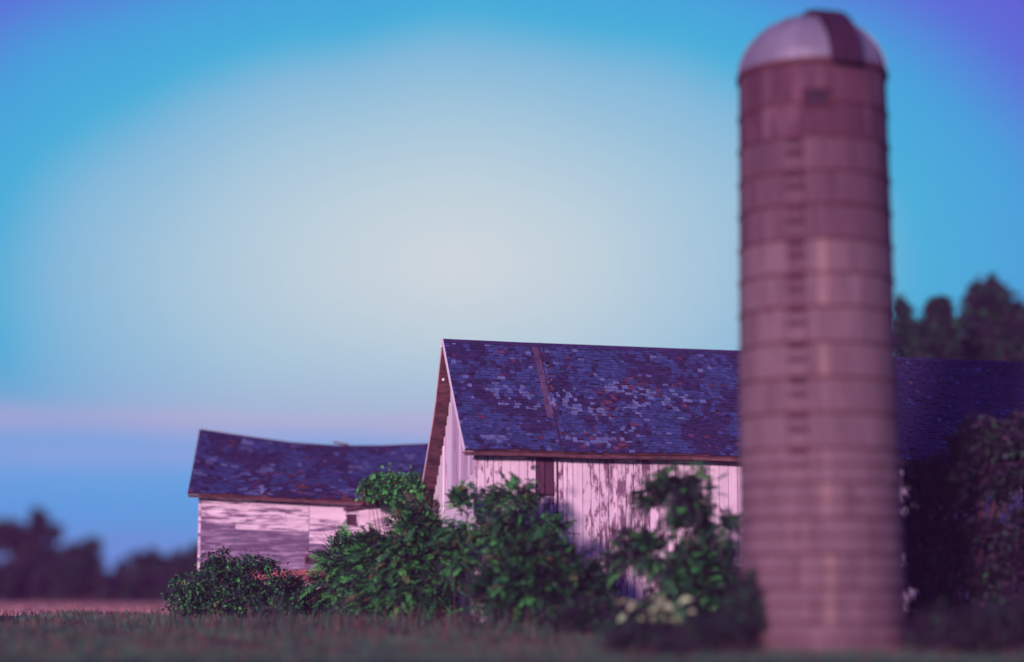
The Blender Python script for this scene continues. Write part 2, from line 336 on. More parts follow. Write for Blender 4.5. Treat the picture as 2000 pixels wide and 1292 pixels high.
# ------------------------------------------------------------------ main barn
B = Frame(930, 1000, 60.0, 12)
OV = .45
barn = empty('barn', B.P(0, 0, gz(B.C.x, B.C.y)), 'tall white barn of vertical boards with a steep blue shingle roof beside the silo', 'barn')
BL = 19.5
rv, rz0 = B.hit_u(865, 662, -OV); ev, ez0 = B.hit_u(908, 876, -OV)
u9, rz9 = B.hit_v(1440, 685, rv); u8, ez8 = B.hit_v(1440, 889, ev)
def ridge_z(u): return rz0 + (rz9 - rz0) * (u + OV) / (u9 + OV) - .035 * math.sin(math.pi * min(max((u + OV) / 9, 0), 1)) * 0.6
def eave_z(u): return ez0 + (ez8 - ez0) * (u + OV) / (u8 + OV) + .02 * math.sin(u * 1.3)
far_prof = [(rv, rz0)] + [B.hit_u(px, py, -OV) for px, py in ((858, 722), (851, 785), (845, 828), (836, 880), (826, 940), (814, 1000))]
SEAM = B.hit_v(1043, 668, rv)[0]
def main_surf(u, b):
    v = rv + (ev - rv) * b
    z = ridge_z(u) + (eave_z(u) - ridge_z(u)) * b
    z -= .10 * math.sin(math.pi * b) * (.6 + .4 * math.sin(u * .8 + 1))
    if u > SEAM + .16: z += .13 * math.exp(-(u - SEAM - .16) / 1.1) * math.sin(math.pi * min(1, b * .9 + .08))
    return B.P(u, v, z)
roof_n = (B.V * -(rz0 - ez0) + UZ * (rv - ev)).normalized()
# deck (both slopes) as one closed sheet
mb = MB(); us = np.linspace(-OV, BL, 40)
th = roof_n * .05
for i in range(len(us) - 1):
    for j in range(8):
        b0, b1 = j / 8, (j + 1) / 8
        q = [main_surf(us[i], b1), main_surf(us[i + 1], b1), main_surf(us[i + 1], b0), main_surf(us[i], b0)]
        mb.hexa([p - th for p in q] + q)
    for (v0, z0), (v1, z1) in zip(far_prof[:-1], far_prof[1:]):
        f = lambda u, v, z: B.P(u, v, z + ridge_z(u) - rz0)
        dn = Vector((0, 0, -.06))
        q = [f(us[i], v0, z0), f(us[i + 1], v0, z0), f(us[i + 1], v1, z1), f(us[i], v1, z1)]
        mb.hexa([p + dn for p in q] + q)
roof = mb.build('roof', 'deck', barn, origin=B.P(0, rv, rz0))
# shingles
def gauss(x, y, cx, cy, sx, sy): return math.exp(-((x - cx) / sx) ** 2 - ((y - cy) / sy) ** 2)
_pt = [(B.hit_v(px, py, rv + (ev - rv) * ((py - 670) / 212))[0], (py - 670) / 212, s) for px, py, s in
       ((970, 762, .5), (1020, 772, .6), (1045, 800, .4), (1130, 805, .9), (1170, 812, .8), (1205, 760, .8), (1265, 765, .7), (1240, 795, .7), (1300, 785, .6), (1225, 845, .6), (1180, 865, .7), (1135, 870, .5), (980, 862, .7), (1110, 790, .6), (1340, 780, .4))]
_rd = [(B.hit_v(px, py, rv + (ev - rv) * ((py - 670) / 212))[0], (py - 670) / 212, s) for px, py, s in ((1210, 775, .9), (1235, 750, .9), (1190, 800, .7), (1290, 765, .5), (1260, 830, .4), (1200, 865, .5), (1150, 860, .3))]
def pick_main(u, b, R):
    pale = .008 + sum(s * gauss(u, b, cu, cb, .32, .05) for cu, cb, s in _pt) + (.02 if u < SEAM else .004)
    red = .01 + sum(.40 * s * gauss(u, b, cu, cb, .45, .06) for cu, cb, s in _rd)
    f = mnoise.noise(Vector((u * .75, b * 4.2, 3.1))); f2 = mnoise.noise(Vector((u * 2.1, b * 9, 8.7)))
    dark = min(.95, max(.07, .38 + 2.0 * f + 1.1 * f2)) if u < 10.5 else .95; pale *= 1 if u < 10.5 else .1; pale = pale + max(0, .5 * mnoise.noise(Vector((u * 1.6, b * 8, 21))) - .12) * (u < 10.5) * (1 if u < SEAM + 5 else .4)  # beyond the silo the dimness is put into a darker shingle mix
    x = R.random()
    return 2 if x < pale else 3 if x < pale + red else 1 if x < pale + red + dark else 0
def skip_main(u, b, R):
    s = sum(.4 * s * gauss(u, b, cu, cb, .4, .03) for cu, cb, s in _rd)
    return R.random() < .012 + s
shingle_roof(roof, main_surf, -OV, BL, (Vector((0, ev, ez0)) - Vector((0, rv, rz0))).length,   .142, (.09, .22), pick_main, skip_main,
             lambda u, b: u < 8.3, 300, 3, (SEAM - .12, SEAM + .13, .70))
# bleached planks in the bare strip
for k in range(5):
    b0, b1 = .012 + k * .138, .012 + (k + 1) * .138 - .004
    m = MB(); m.bar(main_surf(SEAM - .01 - .13 * b0 * b0, b0) + roof_n * .012, main_surf(SEAM - .01 - .13 * b1 * b1, b1) + roof_n * .012, B.U, roof_n, .22, .03); m.build('roof_plank', 'strip', roof)
    m = MB(); m.bar(main_surf(SEAM + .11 - .13 * b0 * b0, b0) + roof_n * .03, main_surf(SEAM + .11 - .13 * b1 * b1, b1) + roof_n * .03, B.U, roof_n, .03, .06); m.build('seam_dark_bar', 'dark_wood', roof)  # thin dark bar draws the dark line along the raised shingle edge
m = MB()
for k in range(8):
    b0, b1 = .69 + k * .036, .69 + (k + 1) * .036
    m.bar(main_surf(SEAM + .11 - .13 * b0 * b0, b0) + roof_n * .035, main_surf(SEAM + .11 - .13 * b1 * b1, b1) + roof_n * .035, B.U, roof_n, .03, .05)
m.build('seam_dark_bar', 'dark_wood', roof)
# ridge boards
n = 8
for k in range(n):
    ua, ub = -OV + (BL + OV) * k / n, -OV + (BL + OV) * (k + 1) / n - .01
    m = MB()
    for sgn, nn in ((1, roof_n),):
        m.bar(main_surf(ua, .018) + nn * .04, main_surf(ub, .018) + nn * .04, main_surf(0, .1) - main_surf(0, 0), nn, .17, .03)
    m.build('ridge_board', 'sh_dark', roof)
# verge board along the near gable edge: pale, slightly curved
m = MB()
for j in range(8):
    m.bar(main_surf(-OV - .015, j / 8) - roof_n * .03, main_surf(-OV - .015, (j + 1) / 8) - roof_n * .03, roof_n, B.U, .13, .03)
m.build('verge_board', 'white_board', roof)
m = MB()
for (v0, z0), (v1, z1) in zip(far_prof[:-1], far_prof[1:]):
    m.bar(B.P(-OV - .015, v0, z0 + .01), B.P(-OV - .015, v1, z1 + .01), UZ, B.U, .05, .03)
m.build('verge_board', 'white_board', roof)
# sheathing boards seen from below at the gable overhang
def far_z(v): return lerp_tab(far_prof, v)
vv = rv + .1
while vv < far_prof[-1][0] - .25:
    w = rnd.uniform(.17, .23); v1 = vv + w
    a, b = B.P(0, vv, far_z(vv) - .085 - rnd.uniform(0, .02)), B.P(0, v1, far_z(v1) - .085 - rnd.uniform(0, .02))
    d = (b - a).normalized(); nn = B.U.cross(d).normalized()
    piece('roof_board', 'brown_wood', roof, (a + b) / 2 + B.U * (-OV / 2 + .03), B.U, d, nn, OV - .02, (b - a).length - .014, .028)
    vv = v1
for j in range(14):   # near slope, seen edge-on
    b0 = .04 + j * .067
    a, b = main_surf(0, b0) - roof_n * .07, main_surf(0, b0 + .062) - roof_n * .07
    d = (b - a).normalized()
    piece('roof_board', 'brown_wood', roof, (a + b) / 2 + B.U * (-OV / 2 + .03), B.U, d, roof_n, OV - .02, (b - a).length, .028)

# front wall
Zbot = 1.4 - .95
mb = MB(); mb.hexa([B.P(.03, .06, Zbot - .3), B.P(BL - .3, .06, Zbot - .3), B.P(BL - .3, .12, Zbot - .3), B.P(.03, .12, Zbot - .3),
                    B.P(.03, .06, eave_z(0) + .35), B.P(BL - .3, .06, eave_z(BL) + .35), B.P(BL - .3, .12, eave_z(BL) + .35), B.P(.03, .12, eave_z(0) + .35)])
wall = mb.build('wall', 'hollow', barn, origin=B.P(BL / 2, .09, 1))
hu0, hz_top = B.hit_v(1047, 893, 0); hu1, hz_bot = B.hit_v(1082, 968, 0)
hz_bot += .0
bw = (hu1 - hu0) / 2
nleft = round(hu0 / bw); edges = [hu0 * i / nleft for i in range(nleft + 1)] + [hu0 + bw, hu1]
while edges[-1] < BL - .6: edges.append(edges[-1] + rnd.uniform(.25, .31))
worn_u = [B.hit_v(px, 1000, 0)[0] for px in (1075, 1180, 1195, 1215, 1235, 1255)]
ztop = lambda u: eave_z(u) + .18
for i in range(len(edges) - 1):
    u0, u1 = edges[i], edges[i + 1]; um = (u0 + u1) / 2; zt = ztop(um); zb = Zbot + rnd.uniform(-.1, .05)
    if hu0 - .02 < um < hu1 + .02: zt = hz_bot + rnd.uniform(-.02, .02)
    near = min(abs(um - w) for w in worn_u)
    m = 'board_bare' if near < .15 else 'board_worn' if near < .45 or rnd.random() < .2 or um > 7 and rnd.random() < .3 or hu0 < um < hu1 else 'board_clean'
    if i == 0: m = 'board_worn'
    dp = rnd.uniform(-.016, .012)
    piece('board', m, wall, B.P(um, .03 + dp, (zt + zb) / 2), B.U, B.V, UZ, u1 - u0 - rnd.uniform(.012, .028), .04, zt - zb)
# battens here and there over the joints
for px, y0, y1 in ((1204, 905, 1180), (1285, 905, 1150), (1106, 900, 1190)):
    u, z0 = B.hit_v(px, y0, -.01); _, z1 = B.hit_v(px, y1, -.01)
    piece('batten', 'board_worn', wall, B.P(u, -.005, (z0 + z1) / 2), B.U, B.V, UZ, .05, .024, z0 - z1)
# corner board
piece('corner_board', 'board_worn', wall, B.P(-.035, .01, (ztop(0) + Zbot) / 2), B.U, B.V, UZ, .07, .10, ztop(0) - Zbot)
# hatch: two dark planks set back in the opening
hatch = MB(); hatch.hexa([B.P(hu0 + .01, .05, hz_bot + .01), B.P(hu1 - .01, .05, hz_bot + .01), B.P(hu1 - .01, .058, hz_bot + .01), B.P(hu0 + .01, .058, hz_bot + .01),
                          B.P(hu0 + .01, .05, ztop(2)), B.P(hu1 - .01, .05, ztop(2)), B.P(hu1 - .01, .058, ztop(2)), B.P(hu0 + .01, .058, ztop(2))])
hatch = hatch.build('hatch', 'hollow', barn, origin=B.P(hu0, .05, hz_bot))
for k in range(2):
    u = hu0 + bw * (k + .5)
    piece('plank', 'dark_wood', hatch, B.P(u, .037 - .006 * k, (hz_bot + ztop(2)) / 2 + .02), B.U, B.V, UZ, bw - .03 - .02 * k, .02, ztop(2) - hz_bot - .06)
m = MB(); hp = B.P(hu0 + bw * .85, .02, hz_bot + .35); m.tube([hp + B.U * -.05 + UZ * .05, hp + UZ * -.02 + B.V * -.02, hp + B.U * .03 - UZ * .09], [.02, .02, .014]); m.build('hasp', 'iron', hatch)
# rusty pipe beside the hatch
pu, pz = B.hit_v(1087, 885, -.03); _, pz1 = B.hit_v(1085, 1060, -.03)
m = MB(); m.tube([B.P(pu, -.045, pz), B.P(pu + .01, -.05, (pz + pz1) / 2), B.P(pu - .02, -.045, pz1)], [.02, .022, .024]); m.build('pipe', 'iron', barn)
# eave: soffit, frieze and fascia in lengths
cuts = [-OV, 1.2, 3.0, 4.6, 6.6, 8.8, 11.5, 14.5, BL]
for a, b in zip(cuts[:-1], cuts[1:]):
    z0, z1 = eave_z(a), eave_z(b)
    m = MB(); m.bar(B.P(a, ev + .05, z0 - .11), B.P(b - .006, ev + .05, z1 - .11 + rnd.uniform(-.01, .01)), UZ, B.V, .11, .035); m.build('fascia', 'brown_wood', barn)
    aa = max(a, 0)
    m = MB(); m.bar(B.P(aa, -.02, z0 - .05), B.P(b - .006, -.02, z1 - .05), UZ, B.V, .20, .03); m.build('frieze_board', 'frieze', barn)
    m = MB(); m.bar(B.P(a, (ev + .07) / 2, z0 - .06), B.P(b - .006, (ev + .07) / 2, z1 - .06), B.V, UZ, abs(ev) - .14, .02); m.build('soffit_board', 'brown_wood', barn)

# gable wall on the short side
def gable_top(v): return (ridge_z(0) + (eave_z(0) - ridge_z(0)) * ((v - rv) / (ev - rv)) - .22) if v < rv else far_z(v) - .16
GB = far_prof[-1][0] - .35
mb = MB(); prof = [0.0, rv, far_prof[3][0], far_prof[5][0], GB]
for a, b in zip(prof[:-1], prof[1:]):
    mb.hexa([B.P(.06, a + .05, Zbot - .3), B.P(.12, a + .05, Zbot - .3), B.P(.12, b + .05, Zbot - .3), B.P(.06, b + .05, Zbot - .3),
             B.P(.06, a + .05, gable_top(a) + .05), B.P(.12, a + .05, gable_top(a) + .05), B.P(.12, b + .05, gable_top(b) + .05), B.P(.06, b + .05, gable_top(b) + .05)])
gable = mb.build('gable', 'hollow', barn, origin=B.P(.09, 3, 1))
g1 = B.hit_u(928, 917, 0); g2 = B.hit_u(886, 962, 0)
def diag(v): return g1[1] + (g2[1] - g1[1]) * (v - g1[0]) / (g2[0] - g1[0])
v = .03; i = 0
while v < GB - .1:
    w = min(rnd.uniform(.26, .34), GB - v); vm = v + w / 2; zt = gable_top(vm); dz = max(diag(vm), 1.4 + 2.9) if vm < g2[0] + .3 else 1.4 + 2.75
    mtl = 'gable_board' if i % 5 != 3 else 'white_board'
    if vm > g2[0] + .6: mtl = 'white_board'
    if zt > dz + .1: piece('board', mtl, gable, B.P(.01, vm, (zt + dz) / 2), B.V, B.U * -1, UZ, w - .012, .05, zt - dz)
    piece('board', 'white_board', gable, B.P(.035, vm, (min(dz, zt) - .004 + Zbot) / 2), B.V, B.U * -1, UZ, w - .01, .03, min(dz, zt) - .004 - Zbot)
    v += w; i += 1
for px, y0, y1 in ((897, 838, 938), (872, 830, 960), (866, 870, 1000)):
    v, z0 = B.hit_u(px, y0, -.03); _, z1 = B.hit_u(px - 1, y1, -.03)
    piece('trim_board', 'gable_board' if px != 866 else 'white_board', gable, B.P(-.035, v, (z0 + z1) / 2), B.V, B.U * -1, UZ, .10, .04, z0 - z1)
# glass balls of the old lightning conductor
for px, py in ((861, 676), (866, 740)):
    v, z = B.hit_u(px, py, -OV - .06)
    bp = B.P(-OV - .06, v, z); m = MB()
    for k in range(6):
        a0, a1 = math.pi * k / 6 - math.pi / 2, math.pi * (k + 1) / 6 - math.pi / 2
        for q in range(8):
            t0, t1 = q * math.pi / 4, (q + 1) * math.pi / 4; f = lambda a, t: bp + Vector((math.cos(a) * math.cos(t), math.cos(a) * math.sin(t), math.sin(a))) * .05
            m.quad(f(a0, t0), f(a0, t1), f(a1, t1), f(a1, t0))
    m.build('insulator', 'glass', barn, smooth=True)
# far end and back walls (plain)
mb = MB()
for a, b in zip(prof[:-1], prof[1:]):
    mb.hexa([B.P(BL - .4, a + .05, Zbot - .3), B.P(BL - .34, a + .05, Zbot - .3), B.P(BL - .34, b + .05, Zbot - .3), B.P(BL - .4, b + .05, Zbot - .3),
             B.P(BL - .4, a + .05, gable_top(a) - .2), B.P(BL - .34, a + .05, gable_top(a) - .2), B.P(BL - .34, b + .05, gable_top(b) - .2), B.P(BL - .4, b + .05, gable_top(b) - .2)])
mb.hexa([B.P(.1, GB, Zbot - .3), B.P(BL - .3, GB, Zbot - .3), B.P(BL - .3, GB + .06, Zbot - .3), B.P(.1, GB + .06, Zbot - .3),
         B.P(.1, GB, gable_top(GB) - .1), B.P(BL - .3, GB, gable_top(GB) - .3), B.P(BL - .3, GB + .06, gable_top(GB) - .3), B.P(.1, GB + .06, gable_top(GB) - .1)])
mb.build('back_wall', 'gable_board', barn)

# ------------------------------------------------------------------ low wing
G = Frame(391, 1020, 68.0, 3.5)
wing = empty('barn_wing', G.P(0, 0, gz(G.C.x, G.C.y)), 'low barn wing of weathered horizontal clapboards under a sagging shingle roof', 'barn')
EV = -.5
WL = 8.9
eu0, ezl = G.hit_v(368, 961, EV)
rvw = 3.55
def wing_ridge_pts():
    r = []
    for px, py in ((391, 838), (442, 845), (503, 855), (561, 863), (599, 867), (646, 870), (697, 871), (749, 870), (834, 866), (900, 862)):
        r.append(G.hit_v(px, py, rvw))
    return r
RP = wing_ridge_pts(); RU0 = RP[0][0]
EP = [G.hit_v(px, py, EV) for px, py in ((368, 961), (450, 964), (530, 969), (610, 973), (700, 975), (770, 978), (860, 984))]
def wing_surf(u, b):
    ua = u + (eu0 - RU0) * (b) * max(0, 1 - (u - RU0) / 3.0)   # the outer verge is slightly skewed
    v = rvw + (EV - rvw) * b
    z = lerp_tab(RP, ua) + (lerp_tab(EP, ua) - lerp_tab(RP, ua)) * b
    z -= .13 * math.sin(math.pi * b) * (.7 + .5 * math.sin(ua * .9)) * .8
    return G.P(ua, v, z)
nz_w = (wing_surf(4, 0) - wing_surf(4, 1)); roofw_n = G.U.cross(nz_w).normalized()
mb = MB(); us = np.linspace(RU0, WL + .6, 24)
for i in range(len(us) - 1):
    for j in range(6):
        b0, b1 = j / 6, (j + 1) / 6
        q = [wing_surf(us[i], b1), wing_surf(us[i + 1], b1), wing_surf(us[i + 1], b0), wing_surf(us[i], b0)]
        mb.hexa([p - roofw_n * .05 for p in q] + q)
    za, zb2 = lerp_tab(RP, us[i]), lerp_tab(RP, us[i + 1])
    q = [G.P(us[i], rvw, za), G.P(us[i + 1], rvw, zb2), G.P(us[i + 1], rvw * 2 + .6, zb2 - 2.6), G.P(us[i], rvw * 2 + .6, za - 2.6)]
    mb.hexa([p - UZ * .06 for p in q] + q)
wroof = mb.build('roof', 'deck', wing, origin=wing_surf(4, .5))
_wr = [(G.hit_v(px, py, 1.0)[0], b, s) for px, py, b, s in ((600, 945, .80, 1.1), (520, 950, .86, .5), (555, 912, .58, .45), (660, 968, .97, .7), (605, 965, .98, .4), (530, 965, .97, .5), (745, 880, .12, .6), (500, 905, .5, .3))]
_wp = [(G.hit_v(px, py, 1.0)[0], b, s) for px, py, b, s in ((520, 908, .5, .8), (470, 930, .7, .5), (410, 905, .5, .4), (700, 915, .42, .7), (512, 955, .95, .8), (475, 855, .12, .5), (590, 955, .93, .6), (680, 960, .9, .4))]
def pick_wing(u, b, R):
    pale = .015 + sum(s * gauss(u, b, cu, cb, .35, .06) for cu, cb, s in _wp) + (.12 if 4.3 < u < 6.5 and b > .75 else 0)
    red = .02 + sum(.4 * s * gauss(u, b, cu, cb, .5, .08) for cu, cb, s in _wr)
    f = mnoise.noise(Vector((u * .8, b * 4, 13.1))); f2 = mnoise.noise(Vector((u * 2.3, b * 8, 2.7)))
    pale += max(0, .3 * mnoise.noise(Vector((u * 1.7, b * 8, 31))) - .03)
    x = R.random()
    return 2 if x < pale else 3 if x < pale + red else 1 if x < pale + red + min(.93, max(.03, (.5 if u < 3 else .28) + 1.9 * f + 1.0 * f2)) else 0
def skip_wing(u, b, R):
    return R.random() < .02 + sum(.8 * s * gauss(u, b, cu, cb, .35, .05) for cu, cb, s in _wr)
shingle_roof(wroof, wing_surf, RU0, WL + .6, nz_w.length, .155, (.10, .26), pick_wing, skip_wing, lambda u, b: u < 7.4, 300, 5)
for k in range(6):
    ua, ub = RU0 + (WL + .5 - RU0) * k / 6, RU0 + (WL + .5 - RU0) * (k + 1) / 6 - .01
    m = MB(); m.bar(wing_surf(ua, .02) + roofw_n * .035, wing_surf(ub, .02) + roofw_n * .035, nz_w, roofw_n, .16, .025); m.build('ridge_board', 'sh_dark', wroof)
m = MB()   # splintered bit on the ridge and an upright scrap on the eave
c = G.hit_v(662, 868, rvw); m.bar(G.P(c[0] - .2, rvw - .05, c[1] + .10), G.P(c[0] + .35, rvw - .05, c[1] + .01), UZ, G.V, .07, .05); m.build('splintered_board', 'brown_wood', wroof)
c = wing_surf(G.hit_v(511, 958, EV)[0], .96); m = MB(); m.bar(c + UZ * -.05, c + UZ * .28 + roofw_n * .03, G.U, roofw_n, .10, .02); m.build('loose_shingle', 'sh_pale', wroof)
m = MB()
for j in range(6): m.bar(wing_surf(RU0 - .01, j / 6) - roofw_n * .04, wing_surf(RU0 - .01, (j + 1) / 6) - roofw_n * .04, roofw_n, G.U, .12, .03)
m.build('verge_board', 'brown_wood', wroof)
# wall backing
eaz = lambda u: lerp_tab(EP, u)
Zf = G.hit_v(560, 1110, 0)[1]        # top of the foundation
mb = MB(); mb.hexa([G.P(.02, .05, Zf), G.P(WL, .05, Zf), G.P(WL, .1, Zf), G.P(.02, .1, Zf), G.P(.02, .05, eaz(0) + .25), G.P(WL, .05, eaz(WL) + .25), G.P(WL, .1, eaz(WL) + .25), G.P(.02, .1, eaz(0) + .25)])
wwall = mb.build('wall', 'hollow', wing, origin=G.P(4, .07, 2))
ops = []
for x0, x1, y0, y1 in ((677, 697, 1000, 1025), (598, 630, 1084, 1098)):
    ua, za = G.hit_v(x0, y0, 0); ub, zb2 = G.hit_v(x1, y1, 0); ops.append((ua, ub, zb2, za))
cols = [0.0, G.hit_v(604, 1000, 0)[0], G.hit_v(722, 1000, 0)[0], WL]
NR = 12
rows = [k / NR for k in range(NR + 1)]
for ci in range(3):
    for k in range(NR):
        u0, u1 = cols[ci] + .006, cols[ci + 1] - .006
        def zz(u, f): return Zf + (eaz(u) + .16 - Zf) * f
        segs = [(u0, u1)]
        if k > 0 and rnd.random() < .22:
            c = rnd.uniform(u0 + .5, u1 - .5); segs = [(u0, c - .006), (c + .006, u1)]
        f0, f1 = rows[k], rows[k + 1]
        for (oa, ob, oz0, oz1) in ops:
            zm = (zz(oa, f0) + zz(oa, f1)) / 2
            if oz0 < zm < oz1:
                ns = []
                for a, b in segs:
                    if b <= oa or a >= ob: ns.append((a, b))
                    else:
                        if a < oa: ns.append((a, oa))
                        if b > ob: ns.append((ob, b))
                segs = ns
        for a, b in segs:
            if b - a < .05: continue
            um = (a + b) / 2
            wv = (1 - f1) * 1.0 + (.30 if ci == 0 else .0) + rnd.uniform(-.22, .22)
            mtl = 'clap_bare' if wv > .66 else 'clap_worn' if wv > .24 else 'clap_clean'
            pa, pb = G.P(a, 0, (zz(a, f0) + zz(a, f1)) / 2), G.P(b, 0, (zz(b, f0) + zz(b, f1)) / 2)
            d = (pb - pa).normalized(); d = (d + UZ * rnd.uniform(-.004, .004)).normalized()
            up = (UZ + G.V * .09); up = (up - d * up.dot(d)).normalized(); nn = d.cross(up)
            hgt = zz(um, f1) - zz(um, f0) + .012
            piece('clapboard', mtl, wwall, (pa + pb) / 2 + nn * .004 + UZ * rnd.uniform(-.006, .006), d, up, nn, (b - a), hgt - rnd.uniform(0, .02), .022)
for (oa, ob, oz0, oz1), nm in zip(ops, ('window', 'vent_opening')):
    fr = MB()
    for a, b, sd in (((oa - .02, oz0), (oa - .02, oz1), G.U), ((ob + .02, oz0), (ob + .02, oz1), G.U), ((oa - .04, oz1 + .02), (ob + .04, oz1 + .02), UZ), ((oa - .05, oz0 - .02), (ob + .05, oz0 - .02), UZ)):
        fr.bar(G.P(a[0], -.012, a[1]), G.P(b[0], -.012, b[1]), sd, G.V, .05, .06)
    fo = fr.build(nm, 'clap_worn' if nm == 'window' else 'brown_wood', wing)
    p = MB(); p.hexa([G.P(oa, .036, oz0), G.P(ob, .036, oz0), G.P(ob, .044, oz0), G.P(oa, .044, oz0), G.P(oa, .036, oz1), G.P(ob, .036, oz1), G.P(ob, .044, oz1), G.P(oa, .044, oz1)])
    p.build('pane', 'dark_wood', fo)
    if nm == 'vent_opening':
        p = MB(); um = oa + (ob - oa) * .72; p.bar(G.P(um, .01, oz0), G.P(um, .01, oz1), G.U, G.V, .05, .04); p.build('slat', 'brown_wood', fo)
piece('corner_board', 'clap_worn', wwall, G.P(-.02, .0, (Zf + eaz(0)) / 2), G.U, G.V, UZ, .09, .08, eaz(0) - Zf + .2)
# eave boards
for a, b in ((eu0, 1.6), (1.6, 3.9), (3.9, 6.2), (6.2, WL)):
    m = MB(); m.bar(G.P(a, EV + .05, eaz(a) - .10), G.P(b - .006, EV + .05, eaz(b) - .10), UZ, G.V, .09, .03); m.build('fascia', 'brown_wood', wing)
    m = MB(); m.bar(G.P(max(a, 0), -.03, eaz(a) + .0), G.P(b - .006, -.03, eaz(b) + .0), UZ, G.V, .15, .03); m.build('frieze_board', 'frieze', wing)
# a board that has come down at one end
c0, c1 = G.hit_v(671, 994, -.18), G.hit_v(775, 981, -.25); cm = G.hit_v(712, 987, -.2)
m = MB(); m.bar(G.P(c0[0], -.20, c0[1]), G.P(cm[0], -.22, cm[1]), UZ, G.V, .10, .035); m.bar(G.P(cm[0], -.22, cm[1]), G.P(c1[0], -.30, c1[1]), UZ, G.V, .12, .036); o = m.build('loose_board', 'dark_wood', wing)
o['label'] = 'dark split eave board hanging down at one end'
# foundation: salmon brick course over limewashed stones
Zg = gz(G.C.x, G.C.y) - .35
mb = MB(); mb.hexa([G.P(.05, .04, Zg), G.P(WL, .04, Zg), G.P(WL, .3, Zg), G.P(.05, .3, Zg), G.P(.05, .04, Zf - .01), G.P(WL, .04, Zf - .01), G.P(WL, .3, Zf - .01), G.P(.05, .3, Zf - .01)])
fnd = mb.build('foundation', 'mortar', wing, origin=G.P(4, .1, Zg))
bh = .088
for k in range(5):
    u = .05 + (k % 2) * .11
    while u < 6.0:
        if k < 4 or rnd.random() < .8:
            piece('brick', 'brick', fnd, G.P(u + .11, .02 + rnd.uniform(-.006, .008), Zf - .02 - bh * (k + .5)), G.U, G.V, UZ, .208, .06, bh - .014)
        u += .225
zs = Zf - .02 - bh * 5 - .01; k = 0
while zs > Zg + .1:
    h = rnd.uniform(.2, .3); u = .05 - rnd.uniform(0, .2)
    while u < 6.4:
        w = rnd.uniform(.3, .6)
        m = MB(); j = lambda: rnd.uniform(-.02, .02)
        y0 = -.01 + j()
        m.hexa([G.P(u + j(), y0, zs - h + .02), G.P(u + w - .03 + j(), y0 + j(), zs - h + .02), G.P(u + w - .02, .12, zs - h + .02), G.P(u, .12, zs - h + .02),
                G.P(u + j(), y0 + .02, zs + j()), G.P(u + w - .03 + j(), y0 + .02 + j(), zs + j()), G.P(u + w - .02, .12, zs), G.P(u, .12, zs)])
        m.build('stone', 'stone', fnd); u += w
    zs -= h + .01
# end walls of the wing
mb = MB(); r0 = RP[0][1]
for a, b, za, zb2 in ((0.05, rvw, eaz(0) + .2, r0 - .15), (rvw, rvw * 2, r0 - .15, r0 - 2.3)):
    mb.hexa([G.P(.03, a, Zg), G.P(.1, a, Zg), G.P(.1, b, Zg), G.P(.03, b, Zg), G.P(.03, a, za), G.P(.1, a, za), G.P(.1, b, zb2), G.P(.03, b, zb2)])
mb.hexa([G.P(.05, rvw * 2 - .06, Zg), G.P(WL, rvw * 2 - .06, Zg), G.P(WL, rvw * 2, Zg), G.P(.05, rvw * 2, Zg), G.P(.05, rvw * 2 - .06, r0 - 2.4), G.P(WL, rvw * 2 - .06, r0 - 3), G.P(WL, rvw * 2, r0 - 3), G.P(.05, rvw * 2, r0 - 2.4)])
mb.build('back_wall', 'clap_bare', wing)

# ------------------------------------------------------------------ silo
SY = 48.0
sc_ = at(1597, 700, SY); SX = sc_.x
z_rim = at(1597, 152, SY).z; z_base = gz(SX, SY) - .4
R0, R1 = 1.985, 1.80
def Rz(z): return R0 + (R1 - R0) * (z - z_base) / (z_rim - z_base)
def sp(ang, r, z): return Vector((SX + r * math.sin(ang), SY - r * math.cos(ang), z))   # ang 0 faces the camera
silo = empty('silo', (SX, SY, gz(SX, SY)), 'tall round concrete stave silo with rusty hoops and a grey metal dome', 'silo')
front_y = [263, 330, 396, 464, 531, 597, 665, 734, 803, 872, 905, 940, 975, 1009, 1044, 1079, 1112, 1146, 1180, 1214, 1247]
hz = [at(1597, y, SY - 1.88).z for y in front_y]
sh_ = hz[0] - hz[1]
levels = [z_rim - .02]
z = hz[0]
rowz = [z_rim, hz[0] + sh_] + hz[:10]
zz_ = hz[9]
while zz_ - sh_ > z_base: zz_ -= sh_; rowz.append(zz_)
rowz.append(z_base)
rowz = sorted(set(round(r, 4) for r in rowz), reverse=True)
# staves: 44 around, each its own slightly uneven slab, joined (the picture cannot tell them apart)
NS = 44
mb = MB()
pale_slots = []
for k in range(len(rowz) - 1):
    zt, zb2 = rowz[k], rowz[k + 1]
    if zt - zb2 < .06: continue
    for i in range(NS):
        a0 = 2 * math.pi * (i + .0) / NS; a1 = 2 * math.pi * (i + 1) / NS; g = .005 / R0; dr = rnd.uniform(-.004, .004)
        am = (a0 + a1) / 2; am_ = (am + math.pi) % (2 * math.pi) - math.pi
        if k > 4 and abs(am_ + .07) < math.pi / NS and rnd.random() < .55:
            pale_slots.append((a0 + g, a1 - g, zb2 + .01, zt - .01)); continue
        rt, rb = Rz(zt) + dr, Rz(zb2) + dr; ri = -.09
        mb.hexa([sp(a0 + g, rb, zb2 + .008), sp(a1 - g, rb, zb2 + .008), sp(a1 - g, rb + ri, zb2 + .008), sp(a0 + g, rb + ri, zb2 + .008),
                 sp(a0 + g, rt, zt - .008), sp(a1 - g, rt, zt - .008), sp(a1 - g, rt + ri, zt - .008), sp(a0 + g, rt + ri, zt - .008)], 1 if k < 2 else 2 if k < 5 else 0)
mb.build('stave_wall', ['concrete', 'dark_concrete', 'mid_concrete'], silo, kind='stuff')
